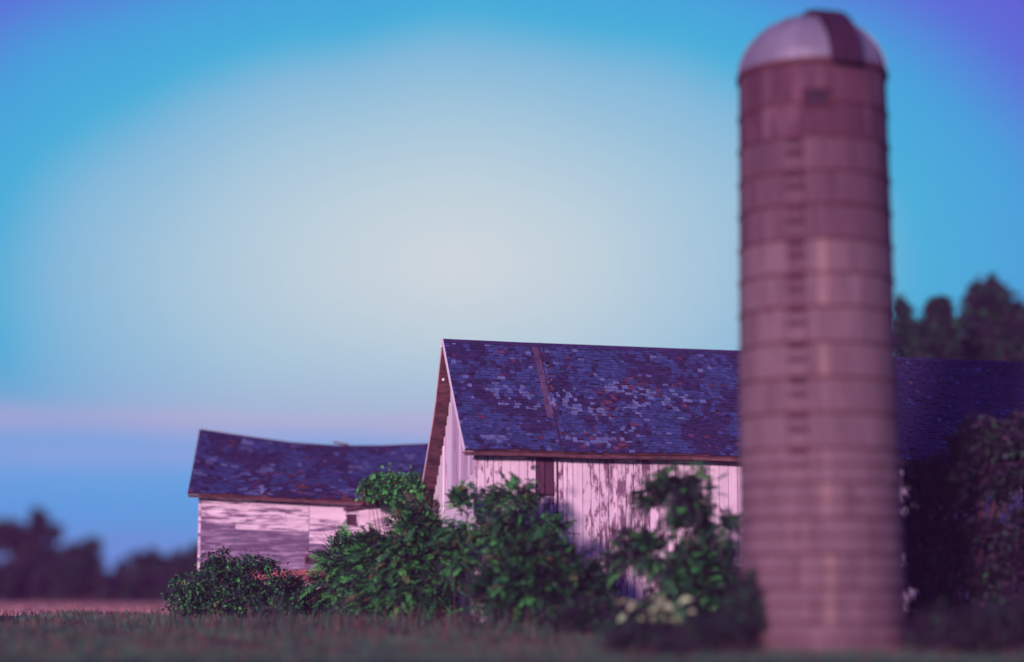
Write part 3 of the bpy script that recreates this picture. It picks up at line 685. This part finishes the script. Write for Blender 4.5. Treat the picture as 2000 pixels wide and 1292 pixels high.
for a0, a1, zb2, zt in pale_slots:
    m = MB(); rt, rb = Rz(zt) + .004, Rz(zb2) + .004
    m.hexa([sp(a0, rb, zb2), sp(a1, rb, zb2), sp(a1, rb - .09, zb2), sp(a0, rb - .09, zb2), sp(a0, rt, zt), sp(a1, rt, zt), sp(a1, rt - .09, zt), sp(a0, rt - .09, zt)])
    m.build('pale_stave', 'pale_concrete' if rnd.random() < .75 else 'concrete', silo)
# inner lining that closes the joints
mb = MB()
for i in range(44):
    a0, a1 = 2 * math.pi * i / 44, 2 * math.pi * (i + 1) / 44
    mb.quad(sp(a0, Rz(z_base) - .05, z_base), sp(a1, Rz(z_base) - .05, z_base), sp(a1, Rz(z_rim) - .05, z_rim), sp(a0, Rz(z_rim) - .05, z_rim))
mb.build('lining', 'concrete', silo)
# hoops: round rods with a lug
def hoop(z, r=.021):
    m = MB(); n = 64; k = 6; rr = Rz(z) + .018
    for i in range(n):
        for q in range(k):
            def f(i, q):
                a = 2 * math.pi * i / n; b = 2 * math.pi * q / k; return sp(a, rr + r * math.cos(b), z + r * math.sin(b))
            m.quad(f(i, q), f(i + 1, q), f(i + 1, q + 1), f(i, q + 1))
    a = rnd.uniform(-.9, .9); m.bar(sp(a - .05, rr + .02, z), sp(a + .05, rr + .02, z), UZ, sp(a, 1, z) - sp(a, 0, z), .07, .05)
    return m.build('hoop', 'hoop', silo)
for i, z in enumerate(hz): hoop(z, .026 if i < 10 else .019)
hoop(z_rim - .06, .03); hoop(hz[0] + sh_, .026)
for z in [h for h in hz[:9]]: pass
# column of unloading doors with step irons
DA = math.asin((1537 - 1597) / FPX * SY / 1.9)
for k in range(len(rowz) - 1):
    zt, zb2 = rowz[k], rowz[k + 1]
    if zt > hz[0] + .1 or zb2 < hz[9] - 1.4 or zt - zb2 < .3: continue
    zm = (zt + zb2) / 2; r = Rz(zm); m = MB(); nrm_ = sp(DA, 1, zm) - sp(DA, 0, zm); side = nrm_.cross(UZ)
    m.bar(sp(DA, r + .012, zb2 + .05), sp(DA, r + .005, zt - .05), side, nrm_, .40, .03)
    d = m.build('silo_door', 'mid_concrete' if k < 7 else 'concrete', silo)
    for zq in (zt - .09, zm + .02):
        m = MB(); m.bar(sp(DA, r + .07, zq) - side * .20, sp(DA, r + .07, zq) + side * .20, UZ, nrm_, .10, .10); m.build('step', 'dark_wood', d)
# dome in twelve gores with raised seams
HD = .84
def dm(ang, t, lift=0):  # t 0 rim .. 1 apex
    q = t * math.pi / 2; r = (R1 + .02) * math.cos(q); return sp(ang, r + lift * math.cos(q), z_rim + (R1 * HD) * math.sin(q) + lift * math.sin(q))
NG = 20
for i in range(NG):
    a0, a1 = 2 * math.pi * i / NG, 2 * math.pi * (i + 1) / NG
    m = MB()
    for j in range(8):
        for s0, s1 in ((0, .5), (.5, 1)):
            m.quad(dm(a0 + (a1 - a0) * s0, j / 8), dm(a0 + (a1 - a0) * s1, j / 8), dm(a0 + (a1 - a0) * s1, (j + 1) / 8), dm(a0 + (a1 - a0) * s0, (j + 1) / 8))
    for j in range(6): m.bar(dm(a0, j / 7, .012), dm(a0, (j + 1) / 7, .012), sp(a0 + .1, 1, 0) - sp(a0, 1, 0), dm(a0, (j + .5) / 7, 1) - dm(a0, (j + .5) / 7), .035, .03)
    m.build('dome_panel', 'dome', silo, smooth=False)
m = MB()
for i in range(44):
    a0, a1 = 2 * math.pi * i / 44, 2 * math.pi * (i + 1) / 44
    m.hexa([sp(a0, R1 + .06, z_rim - .10), sp(a1, R1 + .06, z_rim - .10), sp(a1, R1 - .05, z_rim - .10), sp(a0, R1 - .05, z_rim - .10),
            sp(a0, R1 + .06, z_rim + .03), sp(a1, R1 + .06, z_rim + .03), sp(a1, R1 - .05, z_rim + .03), sp(a0, R1 - .05, z_rim + .03)])
m.build('rim_band', 'hoop', silo)
# filling chute that runs up the dome
CA = math.asin((1638 - 1597) / FPX * SY / 1.85)
m = MB(); hw = .33
pts = [(z_rim - .22, R1 + .30)] + [None] * 7
row = []
for j in range(9):
    t = j / 8 * .93; lift = .24 * (1 - t ** 2)+ .02
    c = dm(CA, t, lift) if j else sp(CA, R1 + .24, z_rim - .12)
    inn = dm(CA, t, -.05) if j else sp(CA, R1 - .04, z_rim - .12)
    side = (sp(CA, 1, 0) - sp(CA, 0, 0)).cross(UZ)
    row.append((c - side * hw, c + side * hw, inn + side * hw, inn - side * hw))
for a, b in zip(row[:-1], row[1:]): m.hexa(list(a) + list(b))
ch = m.build('chute', 'chute', silo)
# small hatch under the rim
HA = math.asin((1582 - 1597) / FPX * SY / 1.85); hz0 = at(1582, 190, SY - 1.85).z
nrm_ = sp(HA, 1, 0) - sp(HA, 0, 0); side = nrm_.cross(UZ)
m = MB(); cc = sp(HA, Rz(hz0) + .02, hz0)
for s, z0, z1, w in ((-.33, -.22, .22, .06), (.33, -.22, .22, .06)): m.bar(cc + side * s + UZ * z0, cc + side * s + UZ * z1, side, nrm_, w, .06)
for zq in (-.22, .22): m.bar(cc - side * .36 + UZ * zq, cc + side * .36 + UZ * zq, UZ, nrm_, .06, .064)
h = m.build('hatch_frame', 'hoop', silo)
m = MB(); m.bar(cc - side * .30 + nrm_ * .004, cc + side * .30 + nrm_ * .004, UZ, nrm_, .38, .02); m.build('hatch_door', 'chute', h)

# ------------------------------------------------------------------ foliage
NR_ = np.random.default_rng(11)
def unit(v): return v / np.maximum(np.linalg.norm(v, axis=-1, keepdims=True), 1e-6)
class Leaves:
    def __init__(s): s.q, s.m = [], []
    def add(s, quads, m): s.q.append(quads.reshape(-1, 4, 3)); s.m.append(np.broadcast_to(m, (quads.reshape(-1, 4, 3).shape[0],)).copy())
    def build(s, name, mats, parent, label=None):
        q = np.concatenate(s.q); mi = np.concatenate(s.m).astype(np.int32); o0 = np.array(wloc(parent)) if parent else np.zeros(3)
        n = len(q); me = bpy.data.meshes.new(name)
        me.vertices.add(n * 4); me.vertices.foreach_set('co', (q - o0).astype(np.float32).ravel())
        me.loops.add(n * 4); me.loops.foreach_set('vertex_index', np.arange(n * 4, dtype=np.int32))
        me.polygons.add(n); me.polygons.foreach_set('loop_start', np.arange(0, n * 4, 4, dtype=np.int32)); me.polygons.foreach_set('loop_total', np.full(n, 4, dtype=np.int32))
        for m in mats: me.materials.append(M[m])
        me.polygons.foreach_set('material_index', mi); me.update(calc_edges=True); me.validate()
        o = bpy.data.objects.new(name, me); COL.objects.link(o); o.parent = parent
        if label: o['label'] = label
        return o
def leaf_quads(p, d, nrm, L, Wd):
    """pointed leaves: base, two shoulders, tip; folded a little so they are not flat"""
    s = unit(np.cross(d, nrm)); L = L[..., None]; Wd = Wd[..., None]; n2 = unit(np.cross(s, d))
    return np.stack([p, p + d * L * .42 + s * Wd / 2 + n2 * Wd * .15, p + d * L - n2 * L * .12, p + d * L * .42 - s * Wd / 2 + n2 * Wd * .15], axis=-2)
def blob_points(blobs, n, clumps, spread, inner=.45, up=.25):
    """points gathered in clumps through ellipsoids; returns points and outward directions"""
    vol = np.array([b[1][0] * b[1][2] for b in blobs]) ** .9; pr = vol / vol.sum()
    P, D = [], []
    for b, f in zip(blobs, pr):
        k = max(3, int(clumps * f)); m = max(4, int(n * f))
        d = unit(NR_.normal(size=(k, 3)) + np.array([0, -.25, up])); r = inner + (1 - inner) * NR_.random(k) ** .6
        r = r * NR_.uniform(.82, 1.1, k)
        c = d * r[:, None] * np.array(b[1]) + np.array(b[0])
        idx = NR_.integers(0, k, m); sp_ = spread * np.array(b[1]).mean()
        p = c[idx] + NR_.normal(size=(m, 3)) * sp_ * NR_.uniform(.5, 1.1, k)[idx][:, None]
        P.append(p); D.append(unit(d[idx] + NR_.normal(size=(m, 3)) * .45))
    return np.concatenate(P), np.concatenate(D)
def fronds(Lv, p, d, L, pairs, leaf, width, mi, droop=.35):
    """pinnate leaves: pairs of leaflets along a drooping midrib"""
    F = len(p); t = np.linspace(.18, 1, pairs)
    d = unit(d + np.array([0, 0, .25])); L = L * NR_.uniform(.7, 1.25, F)
    pos = p[:, None] + d[:, None] * (L[:, None, None] * t[None, :, None]); pos[..., 2] -= droop * L[:, None] * t[None] ** 2
    tang = d[:, None] * np.ones((1, pairs, 1)); tang = tang.copy(); tang[..., 2] -= 2 * droop * t[None]; tang = unit(tang)
    upv = unit(np.array([0, 0, 1.0]) + NR_.normal(size=(F, 1, 3)) * .35); side = unit(np.cross(tang, upv)); nrm = np.cross(side, tang)
    env = np.sin(np.pi * (t * .8 + .12))[None]
    for sg in (-1, 1):
        dl = unit(side * sg + tang * .55 - np.array([0, 0, .28]) + NR_.normal(size=(F, pairs, 3)) * .12)
        ll = leaf * (.55 + .5 * env) * NR_.uniform(.8, 1.15, (F, pairs)) * NR_.uniform(.6, 1.4, (F, 1))
        Lv.add(leaf_quads(pos, dl, nrm + NR_.normal(size=nrm.shape) * .2, ll, ll * width), np.repeat(mi, pairs))
    dl = unit(tang[:, -1]); Lv.add(leaf_quads(pos[:, -1], dl, nrm[:, -1], np.full(F, leaf), np.full(F, leaf * width)), mi)
    w = side[:, :1] * .006   # midribs
    rib = np.stack([pos[:, 0] - w[:, 0], pos[:, 0] + w[:, 0], pos[:, -1] + w[:, 0] * .5, pos[:, -1] - w[:, 0] * .5], axis=1)
    Lv.add(rib, mi)
def simple_leaves(Lv, p, d, leaf, width, mi):
    n = len(p); d2 = unit(d * .6 + NR_.normal(size=(n, 3)) * .7 - np.array([0, 0, .15])); nrm = unit(np.array([0, -.3, 1.0]) + NR_.normal(size=(n, 3)) * .6)
    L = leaf * NR_.uniform(.6, 1.3, n); Lv.add(leaf_quads(p, d2, nrm, L, L * width), mi)
def stems(root, base, blobs, r=.05, n_extra=6, name='stem', seed=0):
    R = random.Random(seed); mb = MB(); base = Vector(base)
    for c, rad in blobs:
        c = Vector(c)
        for q in range(max(2, n_extra)):
            e = c + Vector((R.uniform(-.9, .9) * rad[0], R.uniform(-.9, .7) * rad[1], R.uniform(-.2, 1.0) * rad[2]))
            b0 = base + Vector((R.uniform(-.25, .25) + (c.x - base.x) * .35, R.uniform(-.2, .2), -.1))
            mid = b0.lerp(e, .5) + Vector((R.uniform(-.15, .15), R.uniform(-.15, .15), R.uniform(0, .25)))
            b0.z = gz(b0.x, b0.y) - .1
            mb.tube([b0, b0.lerp(mid, .5) + Vector((R.uniform(-.06, .06), 0, 0)), mid, mid.lerp(e, .5) + Vector((R.uniform(-.08, .08), 0, .05)), e], [r, r * .85, r * .65, r * .4, r * .15], 5)
    return mb.build(name, 'bark', root)
def blob_px(x0, x1, y0, y1, Y, depth=None):
    a, b = at(x0, (y0 + y1) / 2, Y), at(x1, (y0 + y1) / 2, Y); t, bt = at((x0 + x1) / 2, y0, Y), at((x0 + x1) / 2, y1, Y)
    rx = (b.x - a.x) / 2; rz = (t.z - bt.z) / 2
    return ((float((a.x + b.x) / 2), float(Y), float((t.z + bt.z) / 2)), (rx, depth or max(.35, rx * .7), rz))
def mix_idx(n, wts): return NR_.choice(len(wts), size=n, p=np.array(wts) / sum(wts))

def shrub(name, px_blobs, Y, label, cat, n, mats, wts, style='frond', leaf=.13, width=.36, flen=.5, pairs=9, clumps=40, spread=.22, base_px=None, group=None, stem_r=.03, extra=3, seed=0, inner=.45, depth=None, crown='crown'):
    blobs = [blob_px(*b[:4], b[4] if len(b) > 4 else Y, depth) for b in px_blobs]
    bx = blobs[0][0][0] if base_px is None else at(base_px, 1200, Y).x
    root = empty(name, (bx, Y, gz(bx, Y)), label, cat, group)
    stems(root, root.location, blobs, stem_r, extra, seed=seed)
    Lv = Leaves(); p, d = blob_points(blobs, n, clumps, spread, inner)
    g = gz(p[:, 0], p[:, 1]) + .04; p[:, 2] = np.maximum(p[:, 2], g + NR_.random(len(p)) * .25)
    mi = mix_idx(len(p), wts)
    if style == 'frond': fronds(Lv, p, d, flen, pairs, leaf, width, mi)
    else: simple_leaves(Lv, p, d, leaf, width, mi)
    Lv.build(crown, mats, root)
    return root
GM = ['leaf_green', 'leaf_mid', 'leaf_dark', 'leaf_olive']
shrub('lilac_bush', [(336, 440, 1104, 1215), (370, 490, 1088, 1200), (430, 545, 1084, 1205), (490, 590, 1128, 1212), (335, 560, 1140, 1225)], 62.5, 'broad rounded dark green bush growing before the low wing near the open field', 'bush', 19000, GM, (.18, .32, .5, .02), 'leaf', .14, .55, clumps=110, spread=.24, seed=1)
shrub('low_bush', [(530, 630, 1128, 1210)], 63, 'low dark bush filling the gap before the brick foundation of the wing', 'bush', 5000, GM, (.1, .3, .58, .02), 'leaf', .12, .5, clumps=34, spread=.2, seed=2)
shrub('sumac_shrub', [(622, 715, 1052, 1200), (640, 760, 1120, 1235)], 61.5, 'feathery green shrub covering the low vent opening of the wing', 'shrub', 1400, GM, (.24, .38, .36, .02), flen=.55, leaf=.12, clumps=46, seed=3)
shrub('sumac_shrub', [(745, 880, 1003, 1150), (700, 860, 1085, 1240), (800, 885, 1020, 1200), (770, 890, 1110, 1250), (705, 790, 1055, 1140)], 60.2, 'largest bright green shrub growing where the low wing meets the tall barn', 'shrub', 4600, GM, (.32, .34, .28, .06), flen=.5, leaf=.115, clumps=120, spread=.26, seed=4, extra=2)
shrub('sapling', [(868, 945, 950, 1060), (858, 925, 1040, 1130)], 58.6, 'slender airy sapling in front of the pale gable wall at the barn corner', 'sapling', 560, GM, (.22, .46, .24, .08), flen=.38, leaf=.10, clumps=30, spread=.3, seed=5, extra=2, stem_r=.025)
shrub('sapling', [(948, 1085, 945, 1050), (940, 1080, 1010, 1160)], 58.2, 'tall leafy sapling whose top reaches the board wall beside the dark hatch', 'sapling', 1400, GM, (.24, .44, .24, .08), flen=.38, leaf=.105, clumps=60, spread=.30, seed=6, extra=2, stem_r=.028)
shrub('sumac_sprig', [(1062, 1110, 1015, 1090)], 58.0, 'single upright sprig with drooping feathered leaves below the dark hatch', 'sprig', 26, GM, (.3, .5, .2, 0), flen=.5, leaf=.16, clumps=8, spread=.3, seed=7, extra=1, stem_r=.02)
shrub('dark_shrub', [(935, 1110, 1085, 1250), (1000, 1190, 1095, 1250), (1010, 1110, 1065, 1150)], 56.5, 'wide arching dark shrub against the foot of the white board wall', 'shrub', 4600, GM, (.16, .34, .46, .04), flen=.5, leaf=.115, spread=.27, clumps=120, seed=8, extra=2)
shrub('elder_tree', [(1258, 1408, 934, 994), (1316, 1370, 980, 1100), (1378, 1432, 965, 1085), (1212, 1330, 1048, 1112), (1285, 1450, 1075, 1210), (1300, 1460, 1150, 1262), (1310, 1440, 1100, 1240)], 54.5,
      'small dark tree with a flat spreading top between the board wall and the silo', 'tree', 3800, GM, (.12, .28, .60, 0), flen=.46, leaf=.13, clumps=90, spread=.33, seed=9, inner=.2, base_px=1360, stem_r=.045, extra=3)
shrub('pale_leaved_plant', [(1228, 1345, 1168, 1222)], 49.5, 'low plant with pale yellow green leaves in front of the small dark tree', 'plant', 95, ['leaf_pale', 'leaf_mid', 'leaf_olive'], (.65, .25, .1), 'leaf', .30, .6, clumps=14, spread=.25, seed=10, extra=2, stem_r=.014)
shrub('low_bush', [(1190, 1330, 1185, 1275), (1290, 1440, 1195, 1275)], 50.5, 'low plum dark undergrowth bush behind the pale leaved plant', 'bush', 3800, ['leaf_mid', 'leaf_dark', 'leaf_plum'], (.18, .42, .4), 'leaf', .15, .5, clumps=40, spread=.22, seed=11)
shrub('low_bush', [(1425, 1500, 1125, 1275)], 47.0, 'narrow dark bush standing against the foot of the silo', 'bush', 2600, ['leaf_mid', 'leaf_dark', 'leaf_plum'], (.22, .40, .38), 'leaf', .14, .5, clumps=36, spread=.22, seed=12, depth=.45)
shrub('low_bush', [(1060, 1240, 1180, 1262)], 53.0, 'low dark bush in the long grass below the arching dark shrub', 'bush', 3200, ['leaf_mid', 'leaf_dark', 'leaf_plum'], (.2, .45, .35), 'leaf', .14, .5, clumps=36, spread=.22, seed=13)

shrub('low_bush', [(1170, 1330, 1222, 1300), (1300, 1480, 1210, 1300)], 45.2, 'dark ground hugging bush nearest the picture edge below the pale leaved plant', 'bush', 3600, ['leaf_mid', 'leaf_dark', 'leaf_plum'], (.12, .40, .48), 'leaf', .14, .5, clumps=60, spread=.24, seed=14, depth=.6)
shrub('low_bush', [(1775, 1900, 1190, 1310), (1870, 2060, 1170, 1310)], 46.5, 'dark ground hugging bush beyond the silo before the thicket trees', 'bush', 5200, ['leaf_mid', 'leaf_dark', 'leaf_plum'], (.06, .38, .56), 'leaf', .14, .5, clumps=70, spread=.22, seed=15, depth=.7)
# creeper over the eave of the wing
root = empty('creeper', (at(800, 1000, 66.6).x, 66.6, gz(-3.4, 66.6)), 'green creeper climbing over the eave of the low wing beside the tall barn', 'creeper')
cb = [blob_px(700, 750, 930, 975, 67.3, .35), blob_px(715, 800, 928, 985, 67.2, .4), blob_px(770, 832, 924, 985, 67.1, .5), blob_px(778, 838, 975, 1075, 66.6, .5)]
stems(root, root.location, cb, .03, 3, seed=20)
Lv = Leaves(); p, d = blob_points(cb, 5200, 110, .26, .25); simple_leaves(Lv, p, d, .15, .75, mix_idx(len(p), (.55, .3, .12, .03)))
Lv.build('foliage', GM, root)
root = empty('dead_creeper', (at(820, 1000, 66.2).x, 66.2, gz(-3.2, 66.2)), 'withered brown creeper hanging below the far roof edge of the tall barn', 'creeper')
cb = [blob_px(800, 850, 955, 1030, 66.0, .3)]
stems(root, root.location, cb, .025, 4, seed=21)
Lv = Leaves(); p, d = blob_points(cb, 900, 20, .22, .4); simple_leaves(Lv, p, d, .11, .6, mix_idx(len(p), (.5, .5)))
Lv.build('foliage', ['leaf_plum', 'leaf_olive'], root)

def tree(name, trunk_px, blobs_px, Y, label, n, leaf, mats, wts, group=None, clumps=60, spread=.14, seed=0, tr=.16, inner=.3):
    clumps = int(clumps * 1.9)
    blobs = [blob_px(*b[:4], Y, None) for b in blobs_px]
    bx = at(trunk_px, 1180, Y).x
    root = empty(name, (bx, Y, gz(bx, Y)), label, 'tree', group)
    R = random.Random(seed); mb = MB(); base = Vector((bx, Y, float(gz(bx, Y)) - .2)); cz = sum(b[0][2] for b in blobs) / len(blobs); cx = sum(b[0][0] for b in blobs) / len(blobs)
    fork = Vector((bx + (cx - bx) * .3, Y, base.z + max(.8, (cz - base.z) * .55)))
    mb.tube([base, base.lerp(fork, .5) + Vector((R.uniform(-.1, .1), 0, 0)), fork], [tr * 1.3, tr, tr * .8], 8)
    for c, rad in blobs:
        for q in range(4):
            e = Vector(c) + Vector((R.uniform(-.7, .7) * rad[0], R.uniform(-.6, .6) * rad[1], R.uniform(-.1, .8) * rad[2]))
            mid = fork.lerp(e, .5) + Vector((R.uniform(-.3, .3), R.uniform(-.3, .3), R.uniform(0, .3)))
            mb.tube([fork, mid, e], [tr * .55, tr * .35, tr * .08], 5)
    mb.build('trunk', 'bark', root)
    Lv = Leaves(); p, d = blob_points(blobs, n, clumps, spread, inner); p[:, 2] = np.maximum(p[:, 2], gz(p[:, 0], p[:, 1]) + .1)
    simple_leaves(Lv, p, d, leaf, .6, mix_idx(len(p), wts)); Lv.build('crown', mats, root)
TM = ['leaf_mid', 'leaf_dark', 'leaf_plum']
shrub('hedge', [(-60, 90, 1105, 1182), (60, 210, 1110, 1182), (180, 330, 1118, 1182), (300, 430, 1112, 1182)], 126, 'unbroken dark hedge along the far edge of the field', 'hedge', 9000, ['leaf_mid', 'leaf_dark', 'leaf_plum'], (.1, .4, .5), 'leaf', .5, .6, clumps=150, spread=.16, seed=30, depth=1.6, stem_r=.06, extra=4, inner=.3)
ft = 'trees along the far field edge'
tree('field_tree', 50, [(-30, 60, 1020, 1090), (40, 112, 1012, 1075), (55, 100, 1000, 1030), (-20, 20, 1015, 1050), (20, 125, 1050, 1120), (-40, 120, 1090, 1178)], 138, 'tallest tree of the far hedgerow at the edge of the field', 5200, .55, TM, (.12, .4, .48), ft, 70, seed=31, tr=.3)
tree('field_tree', 160, [(122, 170, 1062, 1110), (150, 198, 1048, 1092), (130, 200, 1080, 1140), (95, 215, 1105, 1178)], 132, 'second tree of the far hedgerow with a squarish top', 3800, .5, TM, (.12, .4, .48), ft, 50, seed=32, tr=.25)
tree('field_tree', 285, [(225, 290, 1095, 1150), (262, 318, 1074, 1120), (300, 348, 1088, 1140), (200, 345, 1120, 1180)], 128, 'low rounded far hedgerow tree nearing the corner of the wing', 3800, .5, TM, (.15, .42, .43), ft, 50, seed=33, tr=.22)
tree('field_tree', 372, [(345, 400, 1062, 1130), (335, 420, 1100, 1180)], 120, 'slim far tree just showing past the corner of the wing', 2600, .45, TM, (.15, .42, .43), ft, 36, seed=34, tr=.2)
tree('field_tree', -80, [(-160, -10, 1030, 1178)], 140, 'far hedgerow tree cut by the edge of the picture', 2600, .55, TM, (.12, .4, .48), ft, 40, seed=35, tr=.25)
# tall trees behind the barn
tree('barnyard_tree', 1930, [(1868, 2000, 560, 700), (1900, 2060, 600, 760), (1840, 1960, 650, 790)], 92, 'tall dark tree rising behind the barn roof past the silo', 12000, .32, TM, (.14, .42, .44), None, 75, .2, seed=41, tr=.3)
tree('barnyard_tree', 1790, [(1735, 1800, 595, 720), (1770, 1885, 640, 770), (1815, 1852, 575, 640), (1835, 1880, 610, 700)], 88, 'loose topped tree behind the barn roof right beside the silo', 7500, .30, TM, (.22, .42, .36), None, 60, .22, seed=42, tr=.25)
# dark trees before the far part of the barn
tree('thicket_tree', 1900, [(1845, 2010, 815, 1000), (1790, 1900, 870, 1010), (1950, 2060, 790, 960), (1840, 2050, 1000, 1180), (1860, 2060, 1130, 1270)], 55.5, 'dense dark tree covering the far end of the barn wall past the silo', 15000, .24, TM, (.06, .40, .54), None, 110, seed=43, tr=.16)
tree('thicket_tree', 1800, [(1745, 1840, 990, 1110), (1765, 1880, 880, 1020), (1740, 1870, 1080, 1200), (1760, 1890, 1150, 1285)], 54, 'lower dark tree between the silo and the dense dark tree', 7500, .22, TM, (.06, .40, .54), None, 90, seed=44, tr=.12)
tree('thicket_tree', 2030, [(1970, 2120, 800, 1000), (1960, 2150, 950, 1250)], 57, 'dark tree at the end of the barn beyond the dense dark tree', 6000, .24, TM, (.06, .4, .54), None, 70, seed=45, tr=.16)

# ------------------------------------------------------------------ grass
def grass(name, n, xr, yr, h, w, mats, wts, label, patch=.0, lean=.35, keep=None):
    x = NR_.uniform(*xr, n); y = NR_.uniform(*yr, n)
    if keep is not None:
        k = keep(x, y); x, y = x[k], y[k]
    n = len(x); z = gz(x, y) - .02
    ht = h * NR_.uniform(.45, 1.25, n) * (.8 + .45 * np.sin(x * .9 + 1.3) * np.cos(y * .7) + .30 * np.sin(x * 3.1 + y * 1.3))
    a = NR_.uniform(0, 2 * np.pi, n); sx, sy = np.cos(a) * w / 2, np.sin(a) * w / 2
    la = NR_.uniform(0, 2 * np.pi, n); lx, ly = np.cos(la) * ht * lean * NR_.random(n), np.sin(la) * ht * lean * NR_.random(n)
    p0, p1 = np.stack([x - sx, y - sy, z], 1), np.stack([x + sx, y + sy, z], 1)
    m0 = np.stack([x + lx * .3 - sx * .8, y + ly * .3 - sy * .8, z + ht * .6], 1); m1 = np.stack([x + lx * .3 + sx * .8, y + ly * .3 + sy * .8, z + ht * .6], 1)
    t0 = np.stack([x + lx - sx * .15, y + ly - sy * .15, z + ht], 1); t1 = np.stack([x + lx + sx * .15, y + ly + sy * .15, z + ht], 1)
    mi = mix_idx(n, wts); Lv = Leaves(); Lv.add(np.stack([p0, p1, m1, m0], 1), mi); Lv.add(np.stack([m0, m1, t1, t0], 1), mi)
    o = Lv.build(name, mats, None); tag(o, label, 'grass', None, 'stuff'); return o
inside = lambda x, y: ~(((x - SX) ** 2 + (y - SY) ** 2 < 2.1 ** 2) | ((y > 59.5) & (x > -1.5)) | (y > 67))
grass('tall_grass', 95000, (-15, 15), (41, 64), .20, .016, ['grass_green', 'grass_dry', 'leaf_dark'], (.66, .16, .18), 'long uncut green grass in front of the barns', keep=inside)
grass('seed_grass', 9000, (-15, 15), (42, 62), .42, .012, ['grass_dry', 'grass_rust'], (.6, .4), 'scattered dry reddish seed stems standing above the green grass', lean=.2, keep=inside)
grass('weeds', 4200, (-9.5, 7), (50, 57.5), .75, .022, ['leaf_dark', 'grass_dry', 'grass_green', 'leaf_plum'], (.4, .2, .25, .15), 'rank tall weeds round the feet of the shrubs', lean=.3, keep=lambda x, y: inside(x, y) & (np.sin(x * 2.3 + y) + np.sin(x * .9 - y * 1.7) > .1) & (y > 52 + .3 * np.abs(x + 2)))
grass('field_grass', 26000, (-34, -9), (64, 118), .15, .03, ['grass_pink', 'grass_rust', 'grass_green'], (.70, .18, .12), 'dry pinkish field grass before the far hedgerow', keep=lambda x, y: ~((x > -11.4) & (y > 66.8) & (y < 77)) & (x > -.31 * y - 1.5))

# ------------------------------------------------------------------ added haze volume that tints dark tones purple
hm = bpy.data.materials.new('mauve_tint_volume'); hm.use_nodes = True; t = hm.node_tree; t.nodes.clear()
pv = t.nodes.new('ShaderNodeVolumePrincipled'); pv.inputs['Color'].default_value = (.80, .36, .92, 1); pv.inputs['Density'].default_value = .0007
ho = t.nodes.new('ShaderNodeOutputMaterial'); t.links.new(pv.outputs[0], ho.inputs['Volume'])
mb = MB(); X0, X1, Y0, Y1, Z0, Z1 = -640, 640, -190, 740, -1.2, 19.5
mb.hexa([Vector(p) for p in ((X0, Y0, Z0), (X1, Y0, Z0), (X1, Y1, Z0), (X0, Y1, Z0), (X0, Y0, Z1), (X1, Y0, Z1), (X1, Y1, Z1), (X0, Y1, Z1))])
M['air'] = hm
hz_o = mb.build('haze', 'air', None); tag(hz_o, 'added mauve haze volume that turns the dark tones of the farm purple', None, None, 'stuff')
